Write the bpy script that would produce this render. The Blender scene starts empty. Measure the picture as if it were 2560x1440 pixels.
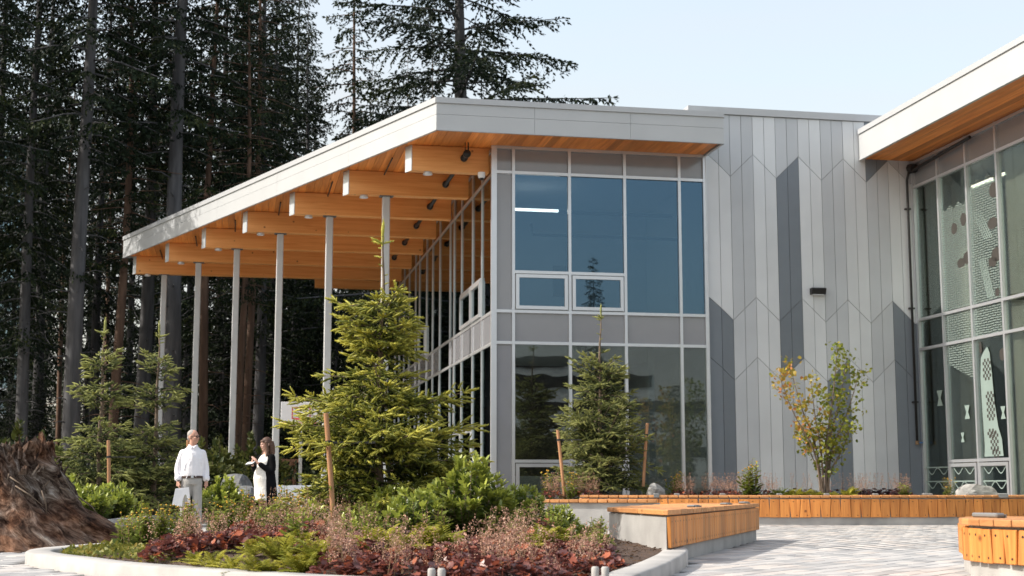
import bpy, bmesh, math, random
import numpy as np
from mathutils import Vector, Matrix

# ------------------------------------------------------------------ camera, sky, sun, exposure
scene = bpy.context.scene
C = scene.collection
R = math.radians
cam_d = bpy.data.cameras.new('camera')
cam_d.lens = 50.0
cam_d.sensor_width = 36.0
cam_d.clip_start = 0.1
cam_d.clip_end = 3000.0
cam_d.dof.use_dof = True
cam_d.dof.focus_distance = 19.0
cam_d.dof.aperture_fstop = 2.8
cam = bpy.data.objects.new('camera', cam_d)
C.objects.link(cam)
cam.location = (0, 0, 0.75)
cam.rotation_euler = (R(98), 0, 0)
scene.camera = cam

SUN_AZ, SUN_EL = R(-101), R(40)
world = bpy.data.worlds.new('World')
scene.world = world
world.use_nodes = True
wn = world.node_tree
wn.nodes.clear()
sky = wn.nodes.new('ShaderNodeTexSky')
sky.sky_type = 'NISHITA'
sky.sun_disc = False
sky.sun_elevation = SUN_EL
sky.sun_rotation = SUN_AZ % (2 * math.pi)
sky.altitude = 50
sky.air_density = 1.6
sky.dust_density = 4.2
sky.ozone_density = 0.7
bg = wn.nodes.new('ShaderNodeBackground')
bg.inputs['Strength'].default_value = 0.15
wo = wn.nodes.new('ShaderNodeOutputWorld')
# thin high cloud veil, the same all round the sky
wtc = wn.nodes.new('ShaderNodeTexCoord')
wmp = wn.nodes.new('ShaderNodeMapping')
wmp.inputs['Scale'].default_value = (1.2, 1.2, 4.0)
wnz = wn.nodes.new('ShaderNodeTexNoise')
wnz.inputs['Scale'].default_value = 1.6
wnz.inputs['Detail'].default_value = 6
wnz.inputs['Distortion'].default_value = 0.6
wmr = wn.nodes.new('ShaderNodeMapRange')
wmr.inputs[1].default_value = 0.3
wmr.inputs[2].default_value = 0.7
wmr.inputs[3].default_value = 0.32
wmr.inputs[4].default_value = 0.78
wmx = wn.nodes.new('ShaderNodeMixRGB')
wmx.inputs[2].default_value = (2.62, 2.62, 2.66, 1)
wn.links.new(wtc.outputs['Generated'], wmp.inputs[0])
wn.links.new(wmp.outputs[0], wnz.inputs['Vector'])
wn.links.new(wnz.outputs['Fac'], wmr.inputs[0])
wn.links.new(wmr.outputs[0], wmx.inputs[0])
wn.links.new(sky.outputs[0], wmx.inputs[1])
wn.links.new(wmx.outputs[0], bg.inputs[0])
wn.links.new(bg.outputs[0], wo.inputs[0])

sl = bpy.data.lights.new('sun', 'SUN')
sl.energy = 2.4
sl.angle = R(0.53)
sl.color = (1.0, 0.94, 0.86)
sun = bpy.data.objects.new('sun', sl)
C.objects.link(sun)
S = Vector((math.sin(SUN_AZ) * math.cos(SUN_EL), math.cos(SUN_AZ) * math.cos(SUN_EL), math.sin(SUN_EL)))
sun.rotation_euler = S.to_track_quat('Z', 'Y').to_euler()
sun.location = (-30, -10, 40)

vs = scene.view_settings
vs.view_transform = 'Standard'
vs.look = 'None'
vs.gamma = 1.0
vs.exposure = 1.12
vs.use_curve_mapping = False

# ------------------------------------------------------------------ materials
def mat(name):
    m = bpy.data.materials.new(name)
    m.use_nodes = True
    nt = m.node_tree
    b = nt.nodes['Principled BSDF']
    return m, nt, b, nt.nodes, nt.links

def ramp(nt, stops):
    r = nt.nodes.new('ShaderNodeValToRGB')
    el = r.color_ramp.elements
    while len(el) < len(stops):
        el.new(0.5)
    for e, (p, c) in zip(el, stops):
        e.position = p
        e.color = (*c, 1)
    return r

def simple(name, col, rough=0.6, metal=0.0, var=0.12, scale=3.0, bump=0.0, bscale=40.0, rnd=0.0, spec=0.5, detail=5.0):
    """colour with low contrast noise variation, optional bump and per object variation"""
    m, nt, b, N, L = mat(name)
    tc = N.new('ShaderNodeTexCoord')
    nz = N.new('ShaderNodeTexNoise')
    nz.inputs['Scale'].default_value = scale
    nz.inputs['Detail'].default_value = detail
    L.new(tc.outputs['Object'], nz.inputs['Vector'])
    lo = tuple(c * (1 - var) for c in col)
    hi = tuple(min(1, c * (1 + var)) for c in col)
    rp = ramp(nt, [(0.3, lo), (0.7, hi)])
    L.new(nz.outputs['Fac'], rp.inputs[0])
    out = rp.outputs[0]
    if rnd > 0:
        oi = N.new('ShaderNodeObjectInfo')
        mr = N.new('ShaderNodeMapRange')
        mr.inputs[3].default_value = 1 - rnd
        mr.inputs[4].default_value = 1 + rnd
        L.new(oi.outputs['Random'], mr.inputs[0])
        hs = N.new('ShaderNodeHueSaturation')
        L.new(mr.outputs[0], hs.inputs['Value'])
        L.new(out, hs.inputs['Color'])
        out = hs.outputs[0]
    L.new(out, b.inputs['Base Color'])
    b.inputs['Roughness'].default_value = rough
    b.inputs['Metallic'].default_value = metal
    b.inputs['Specular IOR Level'].default_value = spec
    if bump > 0:
        n2 = N.new('ShaderNodeTexNoise')
        n2.inputs['Scale'].default_value = bscale
        n2.inputs['Detail'].default_value = 6
        L.new(tc.outputs['Object'], n2.inputs['Vector'])
        bp = N.new('ShaderNodeBump')
        bp.inputs['Strength'].default_value = bump
        bp.inputs['Distance'].default_value = 0.02
        L.new(n2.outputs['Fac'], bp.inputs['Height'])
        L.new(bp.outputs[0], b.inputs['Normal'])
    return m

def wood(name, dark, light, axis, rnd=0.2, rough=0.5, scale=6.0, knots=True):
    """grain stretched along a local axis, per object brightness and offset, knots"""
    m, nt, b, N, L = mat(name)
    tc = N.new('ShaderNodeTexCoord')
    oi = N.new('ShaderNodeObjectInfo')
    ad = N.new('ShaderNodeVectorMath')
    ad.operation = 'MULTIPLY_ADD'
    cb = N.new('ShaderNodeCombineXYZ')
    for i in range(3):
        L.new(oi.outputs['Random'], cb.inputs[i])
    ad.inputs[1].default_value = (37, 53, 71)
    L.new(cb.outputs[0], ad.inputs[0])
    L.new(tc.outputs['Object'], ad.inputs[2])
    mp = N.new('ShaderNodeMapping')
    sc = [scale * 3.5] * 3
    sc[axis] = scale * 0.16
    mp.inputs['Scale'].default_value = sc
    L.new(ad.outputs[0], mp.inputs['Vector'])
    nz = N.new('ShaderNodeTexNoise')
    nz.inputs['Scale'].default_value = 1.0
    nz.inputs['Detail'].default_value = 6
    nz.inputs['Roughness'].default_value = 0.65
    nz.inputs['Distortion'].default_value = 0.6
    L.new(mp.outputs[0], nz.inputs['Vector'])
    rp = ramp(nt, [(0.28, dark), (0.72, light)])
    L.new(nz.outputs['Fac'], rp.inputs[0])
    out = rp.outputs[0]
    if knots:
        vo = N.new('ShaderNodeTexVoronoi')
        vo.inputs['Scale'].default_value = 2.5
        L.new(ad.outputs[0], vo.inputs['Vector'])
        kr = ramp(nt, [(0.04, (0.22, 0.17, 0.13)), (0.10, (1, 1, 1))])
        L.new(vo.outputs['Distance'], kr.inputs[0])
        mx = N.new('ShaderNodeMixRGB')
        mx.blend_type = 'MULTIPLY'
        mx.inputs[0].default_value = 0.9
        L.new(out, mx.inputs[1])
        L.new(kr.outputs[0], mx.inputs[2])
        out = mx.outputs[0]
    mr = N.new('ShaderNodeMapRange')
    mr.inputs[3].default_value = 1 - rnd
    mr.inputs[4].default_value = 1 + rnd
    L.new(oi.outputs['Random'], mr.inputs[0])
    hs = N.new('ShaderNodeHueSaturation')
    L.new(mr.outputs[0], hs.inputs['Value'])
    L.new(out, hs.inputs['Color'])
    L.new(hs.outputs[0], b.inputs['Base Color'])
    b.inputs['Roughness'].default_value = rough
    bp = N.new('ShaderNodeBump')
    bp.inputs['Strength'].default_value = 0.25
    bp.inputs['Distance'].default_value = 0.004
    L.new(nz.outputs['Fac'], bp.inputs['Height'])
    L.new(bp.outputs[0], b.inputs['Normal'])
    return m

def leafmat(name, stops, trans=0.3, rough=0.5, gloss=0.3, rnd=0.1):
    """stops: colour over the per leaf attribute 'tint' (young to old leaves)"""
    m, nt, b, N, L = mat(name)
    at = N.new('ShaderNodeAttribute')
    at.attribute_name = 'tint'
    rp = ramp(nt, stops)
    L.new(at.outputs['Fac'], rp.inputs[0])
    oi = N.new('ShaderNodeObjectInfo')
    mr = N.new('ShaderNodeMapRange')
    mr.inputs[3].default_value = 1 - rnd
    mr.inputs[4].default_value = 1 + rnd
    L.new(oi.outputs['Random'], mr.inputs[0])
    hs = N.new('ShaderNodeHueSaturation')
    L.new(mr.outputs[0], hs.inputs['Value'])
    L.new(rp.outputs[0], hs.inputs['Color'])
    L.new(hs.outputs[0], b.inputs['Base Color'])
    b.inputs['Roughness'].default_value = rough
    b.inputs['Specular IOR Level'].default_value = gloss
    tr = N.new('ShaderNodeBsdfTranslucent')
    L.new(hs.outputs[0], tr.inputs[0])
    mx = N.new('ShaderNodeMixShader')
    mx.inputs[0].default_value = trans
    L.new(b.outputs[0], mx.inputs[1])
    L.new(tr.outputs[0], mx.inputs[2])
    L.new(mx.outputs[0], N['Material Output'].inputs[0])
    return m

def glassmat(name, trans_col, refl_col, base, k):
    m, nt, b, N, L = mat(name)
    N.remove(b)
    t = N.new('ShaderNodeBsdfTransparent')
    t.inputs[0].default_value = (*trans_col, 1)
    g = N.new('ShaderNodeBsdfGlossy')
    g.inputs[0].default_value = (*refl_col, 1)
    g.inputs['Roughness'].default_value = 0.0
    # slightly wavy float glass
    tc = N.new('ShaderNodeTexCoord')
    nz = N.new('ShaderNodeTexNoise')
    nz.inputs['Scale'].default_value = 0.9
    nz.inputs['Detail'].default_value = 1
    L.new(tc.outputs['Object'], nz.inputs['Vector'])
    bp = N.new('ShaderNodeBump')
    bp.inputs['Strength'].default_value = 0.12
    bp.inputs['Distance'].default_value = 0.02
    L.new(nz.outputs['Fac'], bp.inputs['Height'])
    L.new(bp.outputs[0], g.inputs['Normal'])
    fr = N.new('ShaderNodeFresnel')
    fr.inputs[0].default_value = 1.5
    ma = N.new('ShaderNodeMath')
    ma.operation = 'MULTIPLY_ADD'
    ma.use_clamp = True
    ma.inputs[1].default_value = k
    ma.inputs[2].default_value = base
    L.new(fr.outputs[0], ma.inputs[0])
    mx = N.new('ShaderNodeMixShader')
    L.new(ma.outputs[0], mx.inputs[0])
    L.new(t.outputs[0], mx.inputs[1])
    L.new(g.outputs[0], mx.inputs[2])
    L.new(mx.outputs[0], N['Material Output'].inputs[0])
    return m

def emit(name, col, st):
    m, nt, b, N, L = mat(name)
    b.inputs['Base Color'].default_value = (*col, 1)
    b.inputs['Emission Color'].default_value = (*col, 1)
    b.inputs['Emission Strength'].default_value = st
    return m

M = {}
M['white_metal'] = simple('white_metal', (0.485, 0.50, 0.51), 0.42, var=0.03, scale=1.2)
M['cap_metal'] = simple('cap_metal', (0.46, 0.475, 0.49), 0.4, var=0.03)
M['alu'] = simple('alu', (0.70, 0.71, 0.73), 0.38, metal=0.75, var=0.03)
M['alu_dark'] = simple('alu_dark', (0.16, 0.165, 0.17), 0.4, metal=0.3, var=0.04)
M['gasket'] = simple('gasket', (0.02, 0.02, 0.022), 0.6)
M['steel_col'] = simple('steel_col', (0.50, 0.51, 0.51), 0.45, var=0.05)
M['zinc'] = simple('zinc', (0.62, 0.66, 0.68), 0.35, metal=0.3, var=0.08, scale=6)
M['glulam'] = wood('glulam', (0.70, 0.27, 0.065), (0.93, 0.47, 0.165), 0, rnd=0.08, scale=3.0)
M['soffit'] = wood('soffit', (0.56, 0.16, 0.026), (0.88, 0.34, 0.08), 1, rnd=0.30, scale=4.0, knots=False)
M['bench'] = wood('bench', (0.40, 0.125, 0.022), (0.72, 0.30, 0.07), 2, rnd=0.22, scale=5.0)
M['bench_top'] = wood('bench_top', (0.42, 0.17, 0.055), (0.62, 0.30, 0.11), 1, rnd=0.16, scale=5.0)
M['stake'] = wood('stake', (0.36, 0.17, 0.08), (0.52, 0.28, 0.14), 2, rnd=0.1, scale=8.0)
M['timber'] = wood('timber', (0.22, 0.10, 0.055), (0.38, 0.19, 0.10), 0, rnd=0.2, scale=5.0)
M['bolt'] = simple('bolt', (0.03, 0.028, 0.026), 0.5, metal=0.5)
M['p_light'] = simple('panel_light', (0.65, 0.67, 0.69), 0.4, var=0.05, scale=0.9, rnd=0.05, bump=0.10, bscale=1.1)
M['p_mid'] = simple('panel_mid', (0.51, 0.53, 0.555), 0.4, var=0.05, scale=0.9, rnd=0.05, bump=0.10, bscale=1.1)
M['p_dark'] = simple('panel_dark', (0.175, 0.20, 0.23), 0.45, var=0.03, rnd=0.08)
M['joint'] = simple('joint', (0.10, 0.10, 0.11), 0.8)
M['glass_up'] = glassmat('glass_sky_tint', (0.62, 0.71, 0.78), (0.165, 0.28, 0.40), 0.30, 0.9)  # blue sky reflection put into the tint of the upper panes
M['glass'] = glassmat('glass', (0.70, 0.74, 0.73), (0.78, 0.86, 0.88), 0.09, 0.9)
M['glass_wing'] = glassmat('glass_wing', (0.90, 0.93, 0.91), (0.80, 0.88, 0.86), 0.03, 0.8)
M['tower_glass'] = glassmat('tower_glass', (0.05, 0.08, 0.1), (0.45, 0.62, 0.75), 0.5, 1.0)
M['spandrel'] = simple('spandrel', (0.26, 0.265, 0.285), 0.10, var=0.02, spec=0.9)
M['black'] = simple('black', (0.018, 0.018, 0.019), 0.5)
M['plaster'] = simple('plaster', (0.55, 0.56, 0.56), 0.8, var=0.06)
M['inner_brown'] = simple('inner_brown', (0.16, 0.13, 0.105), 0.8, var=0.1)
M['carpet'] = simple('carpet', (0.10, 0.10, 0.105), 0.9)
M['blind'] = simple('blind', (0.42, 0.37, 0.30), 0.9, var=0.04)
M['conc'] = simple('concrete', (0.37, 0.36, 0.345), 0.85, var=0.20, scale=2.2, bump=0.15, bscale=60, detail=9)
M['conc_kerb'] = simple('concrete_kerb', (0.40, 0.385, 0.365), 0.85, var=0.20, scale=2.6, bump=0.12, bscale=70, detail=9)
M['conc_pale'] = simple('concrete_pale', (0.55, 0.53, 0.50), 0.85, var=0.1, scale=1.2)  # kept pale so the ground under the canopy bounces more light
M['soil'] = simple('soil', (0.075, 0.045, 0.03), 0.95, var=0.45, scale=14, bump=1.0, bscale=22, detail=9)
M['forest_floor'] = simple('forest_floor', (0.05, 0.045, 0.025), 0.95, var=0.4, scale=0.6, bump=0.6, bscale=3)
M['sand'] = simple('sand_joint', (0.09, 0.085, 0.08), 0.95, var=0.2, scale=8)
M['rock'] = simple('rock', (0.34, 0.33, 0.31), 0.85, var=0.28, scale=3.0, bump=0.9, bscale=9, detail=10)
M['rock_dark'] = simple('rock_dark', (0.12, 0.125, 0.13), 0.8, var=0.3, scale=3.0, bump=0.8, bscale=9, detail=10)
M['bark'] = simple('bark', (0.085, 0.083, 0.086), 0.95, var=0.4, scale=2.0, bump=1.0, bscale=9, detail=8)
M['bark_red'] = simple('bark_red', (0.125, 0.075, 0.05), 0.95, var=0.4, scale=2.0, bump=1.0, bscale=9, detail=8)
M['bark_young'] = simple('bark_young', (0.17, 0.125, 0.09), 0.9, var=0.3, scale=10, bump=0.6, bscale=30)
for k in ('bark', 'bark_red'):
    nt = M[k].node_tree
    nz = [n for n in nt.nodes if n.type == 'TEX_NOISE']
    mp = nt.nodes.new('ShaderNodeMapping')
    mp.inputs['Scale'].default_value = (3.0, 3.0, 0.35)
    tcn = [n for n in nt.nodes if n.type == 'TEX_COORD'][0]
    nt.links.new(tcn.outputs['Object'], mp.inputs[0])
    for n in nz:
        nt.links.new(mp.outputs[0], n.inputs['Vector'])
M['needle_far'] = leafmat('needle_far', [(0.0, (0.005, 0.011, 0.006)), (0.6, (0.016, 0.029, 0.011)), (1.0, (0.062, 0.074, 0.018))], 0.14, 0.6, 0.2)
M['needle_dead'] = leafmat('needle_dead', [(0.0, (0.05, 0.035, 0.022)), (1.0, (0.14, 0.085, 0.05))], 0.2, 0.7, 0.1)
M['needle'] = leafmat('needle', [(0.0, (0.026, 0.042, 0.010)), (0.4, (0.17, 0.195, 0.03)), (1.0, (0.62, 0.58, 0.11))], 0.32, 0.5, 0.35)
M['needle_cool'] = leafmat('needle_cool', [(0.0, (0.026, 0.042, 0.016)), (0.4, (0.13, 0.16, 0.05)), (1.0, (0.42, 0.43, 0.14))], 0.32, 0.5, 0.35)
M['laurel'] = leafmat('laurel', [(0.0, (0.03, 0.055, 0.014)), (0.45, (0.12, 0.17, 0.03)), (1.0, (0.46, 0.50, 0.09))], 0.3, 0.3, 0.6)
M['fern'] = leafmat('fern', [(0.0, (0.13, 0.16, 0.022)), (0.5, (0.32, 0.32, 0.045)), (1.0, (0.52, 0.47, 0.08))], 0.35, 0.55, 0.3)
M['fern_green'] = leafmat('fern_green', [(0.0, (0.05, 0.09, 0.018)), (1.0, (0.20, 0.23, 0.04))], 0.35, 0.55, 0.3)
M['perennial'] = leafmat('perennial', [(0.0, (0.05, 0.085, 0.02)), (0.6, (0.21, 0.25, 0.04)), (1.0, (0.42, 0.43, 0.09))], 0.35, 0.5, 0.3)
M['heuchera'] = leafmat('heuchera', [(0.0, (0.06, 0.020, 0.020)), (0.4, (0.18, 0.065, 0.055)), (0.75, (0.36, 0.10, 0.055)), (1.0, (0.58, 0.17, 0.06))], 0.3, 0.35, 0.5)
M['heuchera_plum'] = leafmat('heuchera_plum', [(0.0, (0.02, 0.01, 0.014)), (0.7, (0.07, 0.022, 0.03)), (1.0, (0.15, 0.05, 0.055))], 0.2, 0.4, 0.5)
M['pink'] = leafmat('pink_bloom', [(0.0, (0.42, 0.22, 0.15)), (0.5, (0.62, 0.37, 0.27)), (1.0, (0.80, 0.56, 0.44))], 0.4, 0.6, 0.2)
M['stalk'] = simple('stalk', (0.20, 0.13, 0.07), 0.8)
M['yellow'] = simple('yellow_bloom', (0.62, 0.33, 0.03), 0.7, var=0.3, scale=30)
M['maple'] = leafmat('maple', [(0.0, (0.10, 0.155, 0.025)), (0.5, (0.32, 0.34, 0.05)), (0.8, (0.48, 0.34, 0.06)), (1.0, (0.58, 0.24, 0.09))], 0.4, 0.45, 0.35)
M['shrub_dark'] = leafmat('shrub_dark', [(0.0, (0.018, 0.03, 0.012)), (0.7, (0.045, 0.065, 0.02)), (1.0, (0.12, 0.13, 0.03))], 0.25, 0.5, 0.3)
M['cover'] = leafmat('ground_cover', [(0.0, (0.08, 0.10, 0.02)), (0.6, (0.21, 0.22, 0.04)), (1.0, (0.36, 0.27, 0.06))], 0.3, 0.5, 0.3)
M['lamp_warm'] = emit('lamp_warm', (1.0, 0.90, 0.74), 3.5)
M['skin'] = simple('skin', (0.50, 0.27, 0.19), 0.55, var=0.08, scale=12)
M['skin_pale'] = simple('skin_pale', (0.56, 0.33, 0.25), 0.55, var=0.08, scale=12)
M['hair_grey'] = simple('hair_grey', (0.36, 0.335, 0.31), 0.7, var=0.2, scale=50, bump=0.4, bscale=90)
M['hair_brown'] = simple('hair_brown', (0.085, 0.040, 0.022), 0.5, var=0.4, scale=40, bump=0.4, bscale=90)
M['shirt'] = simple('shirt_white', (0.80, 0.79, 0.82), 0.8, var=0.03, scale=8, bump=0.35, bscale=14)
M['trousers'] = simple('trousers_grey', (0.36, 0.35, 0.33), 0.85, var=0.06, scale=6, bump=0.3, bscale=10)
M['dress'] = simple('dress_white', (0.74, 0.71, 0.65), 0.85, var=0.04, scale=9, bump=0.4, bscale=18)
M['black_cloth'] = simple('black_cloth', (0.006, 0.006, 0.007), 0.95, var=0.2, scale=6, bump=0.3, bscale=12, spec=0.1)
M['belt'] = simple('belt', (0.045, 0.022, 0.016), 0.4)
M['paper'] = simple('paper', (0.80, 0.81, 0.83), 0.7, var=0.02)
M['stop'] = simple('stop_metal', (0.24, 0.24, 0.235), 0.5, metal=0.4, var=0.1)
M['red_paint'] = simple('red_paint', (0.55, 0.05, 0.06), 0.5)
M['blue_paint'] = simple('blue_paint', (0.05, 0.18, 0.45), 0.5)
M['film'] = simple('frit_white', (0.24, 0.31, 0.285), 0.6, var=0.04)
M['film_dark'] = simple('frit_dark', (0.045, 0.04, 0.035), 0.6, var=0.1)

# frit with fine broken horizontal dashes, clear between them
def fritmat():
    m, nt, b, N, L = mat('frit_dashes')
    tc = N.new('ShaderNodeTexCoord')
    mp = N.new('ShaderNodeMapping')
    mp.inputs['Rotation'].default_value = (0, R(90), R(90))
    mp.inputs['Scale'].default_value = (1, 1, 1)
    L.new(tc.outputs['Object'], mp.inputs[0])
    nz = N.new('ShaderNodeTexNoise')
    nz.inputs['Scale'].default_value = 4
    L.new(tc.outputs['Object'], nz.inputs['Vector'])
    sp = N.new('ShaderNodeSeparateXYZ')
    L.new(tc.outputs['Object'], sp.inputs[0])
    cb = N.new('ShaderNodeCombineXYZ')
    ad = N.new('ShaderNodeMath')
    ad.operation = 'MULTIPLY_ADD'
    ad.inputs[1].default_value = 0.05
    L.new(nz.outputs['Fac'], ad.inputs[0])
    L.new(sp.outputs['Z'], ad.inputs[2])
    L.new(sp.outputs['Y'], cb.inputs[0])
    L.new(ad.outputs[0], cb.inputs[1])
    br = N.new('ShaderNodeTexBrick')
    br.inputs['Color1'].default_value = (1, 1, 1, 1)
    br.inputs['Color2'].default_value = (1, 1, 1, 1)
    br.inputs['Mortar'].default_value = (0, 0, 0, 1)
    br.inputs['Scale'].default_value = 1
    br.inputs['Brick Width'].default_value = 0.22
    br.inputs['Row Height'].default_value = 0.06
    br.inputs['Mortar Size'].default_value = 0.014
    L.new(cb.outputs[0], br.inputs['Vector'])
    b.inputs['Base Color'].default_value = (0.34, 0.42, 0.385, 1)
    b.inputs['Roughness'].default_value = 0.6
    t = N.new('ShaderNodeBsdfTransparent')
    mx = N.new('ShaderNodeMixShader')
    mu = N.new('ShaderNodeMath')
    mu.operation = 'MULTIPLY'
    mu.inputs[1].default_value = 0.36
    L.new(br.outputs['Color'], mu.inputs[0])
    L.new(mu.outputs[0], mx.inputs[0])
    L.new(t.outputs[0], mx.inputs[1])
    L.new(b.outputs[0], mx.inputs[2])
    L.new(mx.outputs[0], N['Material Output'].inputs[0])
    return m
M['frit'] = fritmat()

def pavermat():
    m, nt, b, N, L = mat('paver')
    oi = N.new('ShaderNodeObjectInfo')
    at = N.new('ShaderNodeAttribute')
    at.attribute_name = 'tint'
    ad = N.new('ShaderNodeMath')
    ad.operation = 'ADD'
    L.new(oi.outputs['Random'], ad.inputs[0])
    L.new(at.outputs['Fac'], ad.inputs[1])
    fr = N.new('ShaderNodeMath')
    fr.operation = 'FRACT'
    L.new(ad.outputs[0], fr.inputs[0])
    rp = ramp(nt, [(0.0, (0.32, 0.32, 0.32)), (0.35, (0.42, 0.41, 0.405)), (0.6, (0.49, 0.475, 0.46)), (0.85, (0.50, 0.455, 0.42)), (1.0, (0.27, 0.27, 0.275))])
    L.new(fr.outputs[0], rp.inputs[0])
    tc = N.new('ShaderNodeTexCoord')
    geo = N.new('ShaderNodeNewGeometry')
    nz = N.new('ShaderNodeTexNoise')
    nz.inputs['Scale'].default_value = 1.3
    nz.inputs['Detail'].default_value = 10
    nz.inputs['Roughness'].default_value = 0.7
    L.new(geo.outputs['Position'], nz.inputs['Vector'])
    r2 = ramp(nt, [(0.3, (0.84, 0.84, 0.84)), (0.7, (1.08, 1.07, 1.05))])
    L.new(nz.outputs['Fac'], r2.inputs[0])
    mx = N.new('ShaderNodeMixRGB')
    mx.blend_type = 'MULTIPLY'
    mx.inputs[0].default_value = 1
    L.new(rp.outputs[0], mx.inputs[1])
    L.new(r2.outputs[0], mx.inputs[2])
    L.new(mx.outputs[0], b.inputs['Base Color'])
    b.inputs['Roughness'].default_value = 0.85
    n2 = N.new('ShaderNodeTexNoise')
    n2.inputs['Scale'].default_value = 90
    L.new(geo.outputs['Position'], n2.inputs['Vector'])
    bp = N.new('ShaderNodeBump')
    bp.inputs['Strength'].default_value = 0.25
    bp.inputs['Distance'].default_value = 0.006
    L.new(n2.outputs['Fac'], bp.inputs['Height'])
    L.new(bp.outputs[0], b.inputs['Normal'])
    return m
M['paver'] = pavermat()

def stumpmat():
    """fibres run down the flare: noise over (angle, height) stored on the vertices"""
    m, nt, b, N, L = mat('stump_wood')
    at_ = N.new('ShaderNodeAttribute')
    at_.attribute_name = 'fibre'
    nz = N.new('ShaderNodeTexNoise')
    nz.inputs['Scale'].default_value = 1.0
    nz.inputs['Detail'].default_value = 10
    nz.inputs['Roughness'].default_value = 0.72
    nz.inputs['Distortion'].default_value = 0.8
    L.new(at_.outputs['Vector'], nz.inputs['Vector'])
    rp = ramp(nt, [(0.38, (0.016, 0.011, 0.009)), (0.46, (0.085, 0.060, 0.046)), (0.54, (0.20, 0.160, 0.13)), (0.66, (0.46, 0.41, 0.36))])
    L.new(nz.outputs['Fac'], rp.inputs[0])
    tc = N.new('ShaderNodeTexCoord')
    n2 = N.new('ShaderNodeTexNoise')
    n2.inputs['Scale'].default_value = 1.9
    n2.inputs['Detail'].default_value = 6
    L.new(tc.outputs['Object'], n2.inputs['Vector'])
    r2 = ramp(nt, [(0.40, (0, 0, 0)), (0.62, (1, 1, 1))])
    L.new(n2.outputs['Fac'], r2.inputs[0])
    mx = N.new('ShaderNodeMixRGB')
    mx.blend_type = 'MULTIPLY'
    L.new(r2.outputs[0], mx.inputs[0])
    L.new(rp.outputs[0], mx.inputs[1])
    mx.inputs[2].default_value = (0.80, 0.50, 0.36, 1)
    L.new(mx.outputs[0], b.inputs['Base Color'])
    b.inputs['Roughness'].default_value = 0.95
    b.inputs['Specular IOR Level'].default_value = 0.15
    n3 = N.new('ShaderNodeTexNoise')
    n3.inputs['Scale'].default_value = 7.0
    n3.inputs['Detail'].default_value = 10
    n3.inputs['Roughness'].default_value = 0.68
    L.new(tc.outputs['Object'], n3.inputs['Vector'])
    ad = N.new('ShaderNodeMath')
    ad.operation = 'MULTIPLY_ADD'
    ad.inputs[1].default_value = 0.35
    L.new(nz.outputs['Fac'], ad.inputs[0])
    L.new(n3.outputs['Fac'], ad.inputs[2])
    bp = N.new('ShaderNodeBump')
    bp.inputs['Strength'].default_value = 1.0
    bp.inputs['Distance'].default_value = 0.075
    L.new(ad.outputs[0], bp.inputs['Height'])
    L.new(bp.outputs[0], b.inputs['Normal'])
    return m
M['stump'] = stumpmat()

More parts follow.
